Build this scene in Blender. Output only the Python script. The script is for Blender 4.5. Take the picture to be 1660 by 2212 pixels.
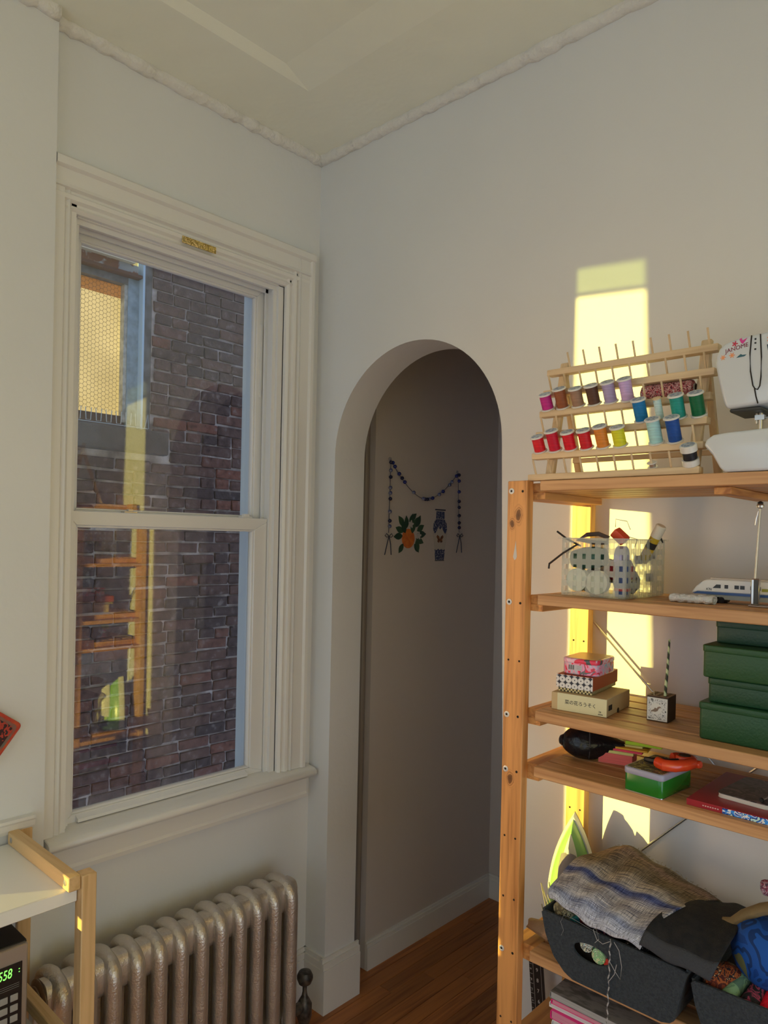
import bpy, bmesh, math, random
from mathutils import Vector, Matrix
random.seed(7)
for _o in list(bpy.data.objects): bpy.data.objects.remove(_o)
scene = bpy.context.scene
C = scene.collection
PI = math.pi

# ------------------------------------------------------------------ camera
CAM = Vector((1.884, -1.662, 1.600))
YAW, PITCH, ROLL, FPX, PPY = 0.7509, -0.005, 0.0213, 1566.0, 1170.0
_f = Vector((-math.sin(YAW)*math.cos(PITCH), math.cos(YAW)*math.cos(PITCH), math.sin(PITCH)))
_r0 = Vector((math.cos(YAW), math.sin(YAW), 0)); _u0 = _r0.cross(_f)
_r = _r0*math.cos(ROLL) + _u0*math.sin(ROLL); _u = -_r0*math.sin(ROLL) + _u0*math.cos(ROLL)
cd = bpy.data.cameras.new('camera'); cam = bpy.data.objects.new('camera', cd); C.objects.link(cam)
cam.matrix_world = Matrix(((_r.x, _u.x, -_f.x, CAM.x), (_r.y, _u.y, -_f.y, CAM.y), (_r.z, _u.z, -_f.z, CAM.z), (0, 0, 0, 1)))
cd.sensor_fit = 'VERTICAL'; cd.sensor_height = 36.0; cd.lens = FPX/2212.0*36.0
cd.shift_y = (PPY-1106.0)/2212.0
cd.clip_start = 0.02
scene.camera = cam

# ------------------------------------------------------------------ world, sun, window daylight, exposure
world = bpy.data.worlds.new('world'); scene.world = world; world.use_nodes = True
bg = world.node_tree.nodes['Background']; bg.inputs[0].default_value = (0.62, 0.74, 1.0, 1); bg.inputs[1].default_value = 0.72
SUN_AZ, SUN_EL = math.radians(32.0), math.radians(3.0)
sun_dir = Vector((math.sin(SUN_AZ)*math.cos(SUN_EL), math.cos(SUN_AZ)*math.cos(SUN_EL), -math.sin(SUN_EL)))
sd = bpy.data.lights.new('sun', 'SUN'); sd.energy = 8.2; sd.color = (1.0, 0.83, 0.20); sd.angle = math.radians(0.5)
sun = bpy.data.objects.new('sun', sd); C.objects.link(sun); sun.rotation_euler = sun_dir.to_track_quat('-Z', 'Y').to_euler(); sun.location = (-3, -6, 4)

def area(name, loc, direction, sx, sy, power, col):
    l = bpy.data.lights.new(name, 'AREA'); l.shape = 'RECTANGLE'; l.size = sx; l.size_y = sy; l.energy = power; l.color = col
    o = bpy.data.objects.new(name, l); C.objects.link(o); o.location = loc
    o.rotation_euler = Vector(direction).to_track_quat('-Z', 'Y').to_euler(); return o
# daylight in the two window openings of the wall behind the camera and the opening of the right wall
area('daylight_rear_window', (2.35, -3.36, 1.55), (0, 1, 0.0), 1.2, 1.6, 3.4, (0.62, 0.78, 1.0))
area('daylight_rear_window_2', (0.75, -3.36, 1.55), (0, 1, 0.0), 1.0, 1.6, 4.2, (0.78, 0.97, 1.0))
area('daylight_right_window', (3.27, -1.25, 0.90), (-1, 0.2, 0.0), 1.3, 1.3, 4.4, (0.66, 0.82, 1.0)).data.spread = math.radians(130)
# added warm fill in the window gap for glow bounced off sunlit wood
_l = area('warm_bounce_fill', (-0.02, -1.665, 1.35), (sun_dir.x, sun_dir.y, 0), 0.19, 1.5, 2.0, (1.0, 0.62, 0.28)); _l.data.spread = math.radians(62)
vs = scene.view_settings; vs.view_transform = 'Standard'; vs.look = 'None'; vs.exposure = 0.06; vs.gamma = 1.0; vs.use_curve_mapping = False

# ------------------------------------------------------------------ helpers
def lin(v):
    v /= 255.0
    return v/12.92 if v <= 0.04045 else ((v+0.055)/1.055)**2.4
def S(r, g, b, k=1.0): return tuple(min(0.92, lin(c)/k) for c in (r, g, b))

class MB:
    def __init__(s): s.v = []; s.f = []; s.m = []; s.uv = {}; s.mi = 0; s.M = Matrix.Identity(4)
    def add(s, vs_, fs):
        n = len(s.v); s.v += [tuple(s.M @ Vector(p)) for p in vs_]
        for f in fs: s.f.append(tuple(n+i for i in f)); s.m.append(s.mi)
        return s
    def box(s, x0, x1, y0, y1, z0, z1):
        return s.add([(x0,y0,z0),(x1,y0,z0),(x1,y1,z0),(x0,y1,z0),(x0,y0,z1),(x1,y0,z1),(x1,y1,z1),(x0,y1,z1)],
                     [(0,3,2,1),(4,5,6,7),(0,1,5,4),(1,2,6,5),(2,3,7,6),(3,0,4,7)])
    def prism(s, poly, a, b, ax='y'):
        # poly of 2D points; extruded along ax from a to b. 'y': (x,z)  'x': (y,z)  'z': (x,y)
        P = {'y': lambda p, t: (p[0], t, p[1]), 'x': lambda p, t: (t, p[0], p[1]), 'z': lambda p, t: (p[0], p[1], t)}[ax]
        n = len(poly); vs_ = [P(p, a) for p in poly]+[P(p, b) for p in poly]
        return s.add(vs_, [tuple(range(n)), tuple(range(2*n-1, n-1, -1))]+[(i, (i+1) % n, n+(i+1) % n, n+i) for i in range(n)])
    def lathe(s, prof, o=(0,0,0), d=(0,0,1), n=16, close=True):
        q = Vector(d).normalized().to_track_quat('Z', 'Y').to_matrix(); o = Vector(o); vs_ = []; fs = []
        for r, h in prof:
            for k in range(n):
                a = 2*PI*k/n; vs_.append(tuple(o+q @ Vector((r*math.cos(a), r*math.sin(a), h))))
        for i in range(len(prof)-1):
            for k in range(n):
                fs.append((i*n+k, i*n+(k+1) % n, (i+1)*n+(k+1) % n, (i+1)*n+k))
        if close:
            fs.append(tuple(range(n-1, -1, -1))); fs.append(tuple((len(prof)-1)*n+k for k in range(n)))
        return s.add(vs_, fs)
    def cyl(s, p0, p1, r0, r1=None, n=12):
        p0 = Vector(p0); p1 = Vector(p1); L = (p1-p0).length
        return s.lathe([(r0, 0), (r0 if r1 is None else r1, L)], p0, p1-p0, n)
    def tube(s, path, r, n=8, ry=None, up=(0,0,1), closed=False):
        path = [Vector(p) for p in path]; vs_ = []; fs = []; m = len(path); up = Vector(up)
        for i, p in enumerate(path):
            t = (path[(i+1) % m]-path[i-1]) if closed else (path[min(i+1, m-1)]-path[max(i-1, 0)])
            t.normalize(); a = t.cross(up)
            if a.length < 1e-4: a = t.cross(Vector((1, 0, 0)))
            a.normalize(); b = a.cross(t); rr = r[i] if isinstance(r, (list, tuple)) else r
            r2 = rr if ry is None else ry
            for k in range(n):
                c, q = math.cos(2*PI*k/n), math.sin(2*PI*k/n); vs_.append(tuple(p+a*(c*rr)+b*(q*r2)))
        for i in range(m if closed else m-1):
            j = (i+1) % m
            for k in range(n): fs.append((i*n+k, i*n+(k+1) % n, j*n+(k+1) % n, j*n+k))
        if not closed: fs.append(tuple(range(n-1, -1, -1))); fs.append(tuple((m-1)*n+k for k in range(n)))
        return s.add(vs_, fs)
    def grid(s, fn, nu, nv, thick=0.0):
        # fn(u,v) -> point; double layer when thick
        P = [[Vector(fn(i/nu, j/nv)) for j in range(nv+1)] for i in range(nu+1)]
        n0 = len(s.v); idx = lambda i, j: i*(nv+1)+j
        vs_ = [tuple(P[i][j]) for i in range(nu+1) for j in range(nv+1)]
        fs = [(idx(i,j), idx(i+1,j), idx(i+1,j+1), idx(i,j+1)) for i in range(nu) for j in range(nv)]
        f0 = len(s.f); s.add(vs_, fs)
        for i in range(nu+1):
            for j in range(nv+1): s.uv[n0+idx(i,j)] = (i/nu, j/nv)
        if thick:
            n1 = len(s.v); N = []
            for i in range(nu+1):
                for j in range(nv+1):
                    a = P[min(i+1,nu)][j]-P[max(i-1,0)][j]; b = P[i][min(j+1,nv)]-P[i][max(j-1,0)]
                    N.append(a.cross(b).normalized())
            s.add([tuple(Vector(p)-N[k]*thick) for k, p in enumerate(vs_)], [tuple(reversed(f)) for f in fs])
            for i in range(nu+1):
                for j in range(nv+1): s.uv[n1+idx(i,j)] = (i/nu, j/nv)
            rim = [idx(i,0) for i in range(nu+1)]+[idx(nu,j) for j in range(1,nv+1)]+[idx(i,nv) for i in range(nu-1,-1,-1)]+[idx(0,j) for j in range(nv-1,0,-1)]
            k = len(rim)
            for q in range(k):
                a, b = rim[q], rim[(q+1) % k]; s.f.append((n0+b, n0+a, n1+a, n1+b)); s.m.append(s.mi)
        return s
    def mesh(s, name, bevel=0, seg=2, smooth=False, sharp=0.7):
        me = bpy.data.meshes.new(name); me.from_pydata(s.v, [], s.f)
        me.polygons.foreach_set('material_index', s.m)
        if s.uv:
            l = me.uv_layers.new(name='UVMap')
            for lp in me.loops: l.data[lp.index].uv = s.uv.get(lp.vertex_index, (0, 0))
        bm = bmesh.new(); bm.from_mesh(me); bmesh.ops.recalc_face_normals(bm, faces=bm.faces)
        if bevel:
            es = [e for e in bm.edges if len(e.link_faces) == 2 and e.calc_face_angle(0) > 0.6]
            bmesh.ops.bevel(bm, geom=es, offset=bevel, segments=seg, profile=0.5, affect='EDGES', clamp_overlap=True)
        bm.to_mesh(me); bm.free()
        if smooth or bevel:
            me.polygons.foreach_set('use_smooth', [True]*len(me.polygons)); me.set_sharp_from_angle(angle=sharp)
        return me

def link(name, me, parent=None, loc=None, rot=None):
    o = bpy.data.objects.new(name, me); C.objects.link(o)
    if parent: o.parent = parent
    if loc: o.location = loc
    if rot: o.rotation_euler = rot
    return o
def O(name, mb, mat, parent=None, bevel=0, seg=2, smooth=False, loc=None, rot=None, sharp=0.7, label=None, kind=None):
    me = mb.mesh(name, bevel, seg, smooth, sharp)
    for m in (mat if isinstance(mat, (list, tuple)) else [mat]): me.materials.append(m)
    o = link(name, me, parent, loc, rot)
    if label: o['label'] = label
    if kind: o['kind'] = kind
    return o
def tag(o, label, cat, group=None, kind=None):
    o['label'] = label; o['category'] = cat
    if group: o['group'] = group
    if kind: o['kind'] = kind
    return o
def T(name, label, cat, loc=(0,0,0), rz=0, group=None, kind=None):
    o = bpy.data.objects.new(name, None); o.empty_display_size = 0.05; C.objects.link(o); o.location = loc; o.rotation_euler = (0, 0, rz)
    return tag(o, label, cat, group, kind)
def B(*a): return MB().box(*a)

# ------------------------------------------------------------------ materials
def newmat(name):
    m = bpy.data.materials.new(name); m.use_nodes = True; nt = m.node_tree
    return m, nt, nt.nodes['Principled BSDF']
def nd(nt, typ, **kw):
    n = nt.nodes.new(typ)
    for k, v in kw.items():
        if k.startswith('i_'): n.inputs[k[2:].replace('_', ' ')].default_value = v
        else: setattr(n, k, v)
    return n
def ramp(nt, src, stops, interp='LINEAR'):
    r = nt.nodes.new('ShaderNodeValToRGB'); r.color_ramp.interpolation = interp
    e = r.color_ramp.elements
    while len(e) > 1: e.remove(e[-1])
    e[0].position = stops[0][0]; e[0].color = (*stops[0][1], 1)
    for p, c in stops[1:]:
        q = e.new(p); q.color = (*c, 1)
    nt.links.new(src, r.inputs[0]); return r
def coords(nt, stretch=(1,1,1), rnd=0.0, uv=False):
    tc = nd(nt, 'ShaderNodeTexCoord'); src = tc.outputs['UV' if uv else 'Object']
    mp = nd(nt, 'ShaderNodeMapping'); mp.inputs['Scale'].default_value = stretch
    if rnd:
        oi = nd(nt, 'ShaderNodeObjectInfo'); mu = nd(nt, 'ShaderNodeMath', operation='MULTIPLY'); mu.inputs[1].default_value = rnd
        nt.links.new(oi.outputs['Random'], mu.inputs[0]); ad = nd(nt, 'ShaderNodeVectorMath', operation='ADD')
        nt.links.new(src, ad.inputs[0]); nt.links.new(mu.outputs[0], ad.inputs[1]); src = ad.outputs[0]
    nt.links.new(src, mp.inputs['Vector']); return mp.outputs[0]
def bump(nt, p, height, dist, strength=1.0):
    b = nd(nt, 'ShaderNodeBump'); b.inputs['Strength'].default_value = strength; b.inputs['Distance'].default_value = dist
    nt.links.new(height, b.inputs['Height']); nt.links.new(b.outputs[0], p.inputs['Normal'])
def pm(name, col, rough=0.5, metal=0.0, col2=None, scale=8, stretch=(1,1,1), bmp=0.0, bscale=80, coat=0.0, spec=0.5, lo=0.35, hi=0.65, rnd=0.0, detail=4, vary=0.0):
    m, nt, p = newmat(name); p.inputs['Roughness'].default_value = rough; p.inputs['Metallic'].default_value = metal
    p.inputs['Base Color'].default_value = (*col, 1); p.inputs['Coat Weight'].default_value = coat; p.inputs['Specular IOR Level'].default_value = spec
    v = None
    if col2 is not None:
        v = coords(nt, stretch, rnd); n = nd(nt, 'ShaderNodeTexNoise'); n.inputs['Scale'].default_value = scale; n.inputs['Detail'].default_value = detail
        nt.links.new(v, n.inputs['Vector']); r = ramp(nt, n.outputs['Fac'], [(lo, col), (hi, col2)]); out = r.outputs[0]
        if vary:
            oi = nd(nt, 'ShaderNodeObjectInfo'); mr = nd(nt, 'ShaderNodeMapRange'); mr.inputs['To Min'].default_value = 1-vary; mr.inputs['To Max'].default_value = 1+vary
            nt.links.new(oi.outputs['Random'], mr.inputs[0]); mx = nd(nt, 'ShaderNodeVectorMath', operation='SCALE'); nt.links.new(out, mx.inputs[0]); nt.links.new(mr.outputs[0], mx.inputs['Scale']); out = mx.outputs[0]
        nt.links.new(out, p.inputs['Base Color'])
    if bmp:
        v2 = coords(nt, stretch, rnd); n2 = nd(nt, 'ShaderNodeTexNoise'); n2.inputs['Scale'].default_value = bscale; n2.inputs['Detail'].default_value = 3
        nt.links.new(v2, n2.inputs['Vector']); bump(nt, p, n2.outputs['Fac'], bmp)
    return m
def wood(name, axis, light, dark, rough=0.5, vary=0.12, knots=(), fine=1.0):
    m, nt, p = newmat(name); p.inputs['Roughness'].default_value = rough
    st = {'x': (0.045, 1, 1), 'y': (1, 0.045, 1), 'z': (1, 1, 0.045)}[axis]
    v = coords(nt, st, 7.3)
    n = nd(nt, 'ShaderNodeTexNoise'); n.inputs['Scale'].default_value = 70*fine; n.inputs['Detail'].default_value = 3; n.inputs['Distortion'].default_value = 0.8
    nt.links.new(v, n.inputs['Vector'])
    mid = tuple((a*0.62+b*0.38) for a, b in zip(light, dark))
    r = ramp(nt, n.outputs['Fac'], [(0.30, dark), (0.44, mid), (0.56, light), (0.75, tuple(min(.95, c*1.05) for c in light))]); out = r.outputs[0]
    for (kx, kz, rx, rz) in knots:
        tc = nd(nt, 'ShaderNodeTexCoord'); sep = nd(nt, 'ShaderNodeSeparateXYZ'); nt.links.new(tc.outputs['Object'], sep.inputs[0])
        def ma(op, a, b):
            q = nd(nt, 'ShaderNodeMath', operation=op)
            for i, w in enumerate((a, b)):
                if isinstance(w, float): q.inputs[i].default_value = w
                else: nt.links.new(w, q.inputs[i])
            return q.outputs[0]
        dx = ma('DIVIDE', ma('SUBTRACT', sep.outputs[0], kx), rx); dz = ma('DIVIDE', ma('SUBTRACT', sep.outputs[2], kz), rz)
        d = ma('SQRT', ma('ADD', ma('MULTIPLY', dx, dx), ma('MULTIPLY', dz, dz)), 0.0)
        nn = nd(nt, 'ShaderNodeTexNoise'); nn.inputs['Scale'].default_value = 90; nt.links.new(tc.outputs['Object'], nn.inputs['Vector'])
        d = ma('ADD', d, ma('MULTIPLY', ma('SUBTRACT', nn.outputs['Fac'], 0.5), 0.5))
        kd = tuple(c*0.25 for c in dark)
        kr = ramp(nt, ma('MULTIPLY', d, 0.5), [(0.0, kd), (0.28, tuple(c*0.55 for c in dark)), (0.36, light), (0.42, dark), (0.5, light), (0.58, mid), (0.64, light)])
        mk = ramp(nt, ma('MULTIPLY', d, 0.5), [(0.55, (1,1,1)), (0.68, (0,0,0))])
        mx = nd(nt, 'ShaderNodeMix', data_type='RGBA'); nt.links.new(mk.outputs[0], mx.inputs[0]); nt.links.new(out, mx.inputs[6]); nt.links.new(kr.outputs[0], mx.inputs[7]); out = mx.outputs[2]
    oi = nd(nt, 'ShaderNodeObjectInfo'); mr = nd(nt, 'ShaderNodeMapRange'); mr.inputs['To Min'].default_value = 1-vary; mr.inputs['To Max'].default_value = 1+vary
    nt.links.new(oi.outputs['Random'], mr.inputs[0]); mx = nd(nt, 'ShaderNodeVectorMath', operation='SCALE'); nt.links.new(out, mx.inputs[0]); nt.links.new(mr.outputs[0], mx.inputs['Scale'])
    nt.links.new(mx.outputs[0], p.inputs['Base Color']); bump(nt, p, n.outputs['Fac'], 0.0006)
    return m
def emis(name, col, st):
    m, nt, p = newmat(name); p.inputs['Base Color'].default_value = (0, 0, 0, 1); p.inputs['Emission Color'].default_value = (*col, 1); p.inputs['Emission Strength'].default_value = st; return m
def thinglass(name, tint, ior=1.5, rough=0.0, extra=0.0):
    m = bpy.data.materials.new(name); m.use_nodes = True; nt = m.node_tree; nt.nodes.clear()
    o = nd(nt, 'ShaderNodeOutputMaterial'); t = nd(nt, 'ShaderNodeBsdfTransparent'); t.inputs[0].default_value = (*tint, 1)
    g = nd(nt, 'ShaderNodeBsdfGlossy'); g.inputs['Roughness'].default_value = rough; g.inputs[0].default_value = (1, 1, 1, 1)
    f = nd(nt, 'ShaderNodeFresnel'); ge = nd(nt, 'ShaderNodeNewGeometry'); mr = nd(nt, 'ShaderNodeMapRange'); mr.inputs['To Min'].default_value = ior; mr.inputs['To Max'].default_value = 1/ior; nt.links.new(ge.outputs['Backfacing'], mr.inputs[0]); nt.links.new(mr.outputs[0], f.inputs[0]); a = nd(nt, 'ShaderNodeMath', operation='ADD'); a.inputs[1].default_value = extra; nt.links.new(f.outputs[0], a.inputs[0])
    mx = nd(nt, 'ShaderNodeMixShader'); nt.links.new(a.outputs[0], mx.inputs[0]); nt.links.new(t.outputs[0], mx.inputs[1]); nt.links.new(g.outputs[0], mx.inputs[2]); nt.links.new(mx.outputs[0], o.inputs[0])
    return m
def voro(name, c1, c2, scale, rough=0.5, thr=(0.3, 0.4), rnd=0.0, feature='F1', stretch=(1,1,1), bmp=0):
    m, nt, p = newmat(name); p.inputs['Roughness'].default_value = rough; v = coords(nt, stretch)
    n = nd(nt, 'ShaderNodeTexVoronoi', feature=feature); n.inputs['Scale'].default_value = scale; n.inputs['Randomness'].default_value = rnd
    nt.links.new(v, n.inputs['Vector']); r = ramp(nt, n.outputs['Distance'], [(thr[0], c1), (thr[1], c2)]); nt.links.new(r.outputs[0], p.inputs['Base Color'])
    if bmp: bump(nt, p, n.outputs['Distance'], bmp)
    return m
def multi(name, cols, scale, rough=0.6, rnd=1.0, stretch=(1,1,1)):
    # patchwork of flat colours
    m, nt, p = newmat(name); p.inputs['Roughness'].default_value = rough; v = coords(nt, stretch)
    n = nd(nt, 'ShaderNodeTexNoise'); n.inputs['Scale'].default_value = scale; n.inputs['Detail'].default_value = 2; n.inputs['Distortion'].default_value = 1.2; nt.links.new(v, n.inputs['Vector'])
    k = len(cols); r = ramp(nt, n.outputs['Fac'], [(0.3+0.4*i/k, c) for i, c in enumerate(cols)], 'CONSTANT'); nt.links.new(r.outputs[0], p.inputs['Base Color']); return m
FONT = None
def textmesh(s, size, extr=0.0, shear=0.0, ax=1.0):
    cu = bpy.data.curves.new('t', 'FONT'); cu.body = s; cu.size = size; cu.extrude = extr; cu.shear = shear; cu.resolution_u = 3; cu.align_x = 'LEFT'
    o = bpy.data.objects.new('t', cu); C.objects.link(o)
    me = bpy.data.meshes.new_from_object(o.evaluated_get(bpy.context.evaluated_depsgraph_get())); bpy.data.objects.remove(o)
    return me
def text(name, s, size, mat, parent, loc, rot, shear=0.0, extr=0.0002, sx=1.0):
    me = textmesh(s, size, extr, shear); me.materials.clear(); me.materials.append(mat)
    o = link(name, me, parent, loc, rot); o.scale = (sx, 1, 1); return o

WALL = pm('wall_paint', (0.79, 0.79, 0.785), 0.55, col2=(0.755, 0.755, 0.75), scale=1.5, bmp=0.0012, bscale=26)
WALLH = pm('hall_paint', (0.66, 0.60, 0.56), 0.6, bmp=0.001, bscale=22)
CEIL = pm('ceiling_paint', (0.92, 0.915, 0.79), 0.6, col2=(0.88, 0.875, 0.75), scale=2.0, bmp=0.006, bscale=9)
TRIM = pm('trim_paint', (0.80, 0.775, 0.735), 0.32, bmp=0.0006, bscale=60)
VINYL = pm('vinyl_white', (0.80, 0.78, 0.75), 0.3)
CORN = pm('cornice_plaster', (0.80, 0.775, 0.72), 0.55, bmp=0.012, bscale=30)
BLACK = pm('black_plastic', (0.012, 0.012, 0.014), 0.35)
DARK = pm('dark_hole', (0.02, 0.012, 0.008), 0.9)
INK = pm('black_ink', (0.02, 0.02, 0.02), 0.6)
STEEL = pm('steel', (0.62, 0.60, 0.57), 0.28, 0.95)
WHITEP = pm('white_plastic', (0.82, 0.82, 0.82), 0.25)
PINE_L, PINE_D = (0.74, 0.37, 0.13), (0.46, 0.18, 0.05)
PX = wood('pine_along_x', 'x', (0.63, 0.355, 0.165), (0.43, 0.205, 0.08)); PY = wood('pine_along_y', 'y', (0.74, 0.36, 0.11), PINE_D); PZ = wood('pine_along_z', 'z', (0.72, 0.40, 0.13), (0.50, 0.22, 0.06))
PZF = wood('pine_knotty', 'z', (0.78, 0.37, 0.12), (0.44, 0.17, 0.045), knots=((1.033, 1.655, 0.011, 0.019), (1.018, 1.637, 0.009, 0.013), (1.027, 1.088, 0.011, 0.017)))
BIRCH_X = wood('birch_along_x', 'x', (0.74, 0.50, 0.24), (0.60, 0.37, 0.15), vary=0.05, fine=0.7); BIRCH_Z = wood('birch_along_z', 'z', (0.72, 0.48, 0.24), (0.56, 0.35, 0.15), vary=0.05, fine=0.7)
RACKW = wood('rack_wood', 'x', (0.76, 0.58, 0.36), (0.62, 0.43, 0.24), vary=0.06); RACKZ = wood('rack_wood_upright', 'z', (0.76, 0.58, 0.36), (0.60, 0.42, 0.23), vary=0.06)

# ------------------------------------------------------------------ room shell
H = 2.893
RX, RY = 3.3, -3.4
w = MB(); t0 = -0.16
def wall_x_holes(w, x0, x1, y0, y1, z0, z1, holes):
    ys = sorted({y0, y1, *[h[0] for h in holes], *[h[1] for h in holes]})
    for a, b in zip(ys, ys[1:]):
        hs = sorted([(h[2], h[3]) for h in holes if h[0] <= a and h[1] >= b]); z = z0
        for (p, q) in hs: w.box(x0, x1, a, b, z, p); z = q
        w.box(x0, x1, a, b, z, z1)
W1 = (-0.845, -0.150, 0.79, 2.43); W2 = (-2.25, -1.57, 0.45, 2.40)
wall_x_holes(w, t0, 0, RY, 0.0, 0, H+0.05, [W1, W2])
w.box(0, 0.035, -1.50, -0.908, 0, H+0.02)
tag(O('wall_left', w, WALL), 'off-white plaster wall that holds the tall sash window', 'wall', kind='structure')
# arch wall
AXL, AXR, SPR = 0.100, 0.765, 1.868; acx = (AXL+AXR)/2; ar = (AXR-AXL)/2; YT = 0.14
w = MB(); w.box(t0, AXL, 0, YT, 0, H+0.05); w.prism([(AXR+.028*SPR, 0), (RX, 0), (RX, H+.05), (AXR, H+.05), (AXR, SPR)], 0, YT, 'y')
n = 40; arc = [(acx-ar*math.cos(PI*k/n), SPR+ar*math.sin(PI*k/n)) for k in range(n+1)]
vs_ = []; fs = []
for (x, z) in arc: vs_ += [(x, 0, z), (x, 0, H+.05), (x, YT, z), (x, YT, H+.05)]
for k in range(n):
    a, b = 4*k, 4*k+4; fs += [(a, b, b+1, a+1), (a+2, a+3, b+3, b+2), (a, a+2, b+2, b)]
w.add(vs_, fs)
tag(O('wall_back', w, WALL, smooth=True, sharp=0.5), 'off-white wall with the round-topped archway into the dark hall', 'wall', kind='structure')
w = MB()
wx = [(2.95, 1.75), (1.25, 0.25)]
xs = [t0, 0.25, 1.25, 1.75, 2.95, RX]
for i, (a, b) in enumerate(zip(xs, xs[1:])):
    if i in (1, 3): w.box(a, b, RY-0.15, RY, 0, 0.75); w.box(a, b, RY-0.15, RY, 2.35, H+.05)
    else: w.box(a, b, RY-0.15, RY, 0, H+.05)
tag(O('wall_rear', w, WALL), 'off-white wall with two window openings behind the viewpoint', 'wall', kind='structure')
w = MB(); wall_x_holes(w, RX, RX+.15, RY-.15, YT, 0, H+.05, [(-1.9, -0.6, 0.25, 1.55)])
tag(O('wall_right', w, WALL), 'off-white wall with one window opening beyond the right edge of the shelves', 'wall', kind='structure')
# hall behind the arch
w = MB().box(-0.12, 0.030, 0.268, 1.15, 0, 2.6); w.box(-0.30, -0.22, YT, 0.268, 0, 2.6); w.box(-0.30, -0.12, .268, .40, 0, 2.6)
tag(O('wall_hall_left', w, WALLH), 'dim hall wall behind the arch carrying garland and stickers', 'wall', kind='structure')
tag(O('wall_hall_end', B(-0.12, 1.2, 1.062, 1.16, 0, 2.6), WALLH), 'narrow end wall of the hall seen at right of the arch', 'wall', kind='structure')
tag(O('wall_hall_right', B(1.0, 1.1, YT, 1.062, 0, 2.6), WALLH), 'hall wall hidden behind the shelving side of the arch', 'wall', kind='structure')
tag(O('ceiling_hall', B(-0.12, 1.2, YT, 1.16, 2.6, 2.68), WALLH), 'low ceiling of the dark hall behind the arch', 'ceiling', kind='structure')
# ceiling with a shallow raised panel
w = MB(); cx0, cy1 = 0.262, -0.285; zi = H+0.014; bw = 0.030; bx1, by0 = 3.0, -3.1
w.box(t0, cx0, RY, YT, H, H+.06); w.box(cx0, RX, cy1, YT, H, H+.06); w.box(bx1, RX, RY, cy1, H, H+.06); w.box(cx0, bx1, RY, by0, H, H+.06)
w.box(cx0, bx1, by0, cy1, zi, H+.06)
w.add([(cx0, by0, H), (cx0, cy1, H), (cx0+bw, cy1-0.11, zi), (cx0+bw, by0, zi), (bx1, cy1, H), (bx1, cy1-0.11, zi)], [(0, 1, 2, 3), (1, 4, 5, 2)])
tag(O('ceiling', w, CEIL), 'cream painted ceiling with a shallow raised plaster panel', 'ceiling', kind='structure')
random.seed(3)
def cornice(p0, p1, n, name, lab):
    p0 = Vector(p0); p1 = Vector(p1); pts = []; rr = []
    for k in range(n+1):
        pts.append(p0.lerp(p1, k/n)+Vector((0, 0, random.uniform(-.002, .002)))); rr.append(0.022+random.uniform(-.004, .003))
    tag(O(name, MB().tube(pts, rr, 8), CORN, smooth=True, sharp=2), lab, 'trim', kind='structure')
cornice((0.004, -0.91, H-.004), (0.004, 0.0, H-.004), 60, 'trim_1', 'lumpy plaster bead between window wall and ceiling')
cornice((0.0, -0.004, H-.004), (RX, -0.004, H-.004), 120, 'trim_2', 'lumpy plaster bead between arch wall and ceiling')
cornice((0.039, -1.50, H-.004), (0.039, -0.912, H-.004), 40, 'trim_3', 'short plaster bead above the left pier of the window wall')
tag(O('trim_4', MB().prism([(0.035, .862), (.045, .866), (.050, .876), (.053, .890), (.056, .895), (.056, .902), (.035, .902)], -1.49, -.936, 'y'), TRIM), 'short moulded rail on the pier left of the window', 'trim', kind='structure')
# floor
FLOORM = wood('floor_oak', 'y', (0.46, 0.165, 0.042), (0.27, 0.085, 0.022), rough=0.38, vary=0.22, fine=0.8)
floor = tag(O('floor', B(t0, RX, RY-.15, 1.2, -0.05, -0.004), FLOORM), 'reddish brown strip wood floor running through the arch', 'floor', kind='structure')
PLM = {}
x = 0.02; row = 0
while x < 1.02:
    y = -0.85 + (row*0.37) % 0.6 - 0.5
    while y < 1.06:
        L = random.choice((0.55, 0.7, 0.9)); a, b = max(y, -0.9), min(y+L, 1.06)
        if b-a > 0.06:
            key = round(b-a, 2)
            if key not in PLM:
                me = B(0.0006, 0.0566, 0.0006, key-0.0006, -0.004, 0).mesh('plank', 0.0009, 1); me.materials.append(FLOORM); PLM[key] = me
            link('plank', PLM[key], floor, (x, a, 0))
        y += L
    x += 0.0572; row += 1
# baseboards
def bboard(name, pts, h, t, lab):
    # pts: polyline (x,y); profile grows to the right-hand side given by normal list
    w = MB()
    for (p, q, nx, ny) in pts:
        for (z0, z1, tt) in ((0, h*0.80, t), (h*0.80, h*0.92, t*0.8), (h*0.92, h, t*0.45)):
            xs = sorted((p[0], q[0], p[0]+nx*tt, q[0]+nx*tt)); ys = sorted((p[1], q[1], p[1]+ny*tt, q[1]+ny*tt))
            w.box(xs[0], xs[-1], ys[0], ys[-1], z0, z1)
    return tag(O(name, w, TRIM), lab, 'baseboard', kind='structure')
bboard('baseboard_back', [((0, 0), (AXL, 0), 0, -1), ((AXL, -0.016), (AXL, YT+.016), 1, 0)], 0.185, 0.016, 'tall white baseboard wrapping the left jamb of the arch')
bboard('baseboard_right', [((AXR+.06, 0), (RX, 0), 0, -1)], 0.185, 0.016, 'white baseboard along the arch wall behind the shelves')
bboard('baseboard_left', [((0, -0.905), (0, 0), 1, 0)], 0.185, 0.014, 'white baseboard behind the radiator')
bboard('baseboard_hall', [((0.03, 0.268), (0.03, 1.062), 1, 0), ((0.03, 1.062), (1.0, 1.062), 0, -1)], 0.105, 0.014, 'white baseboard at the foot of the hall wall')
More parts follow.
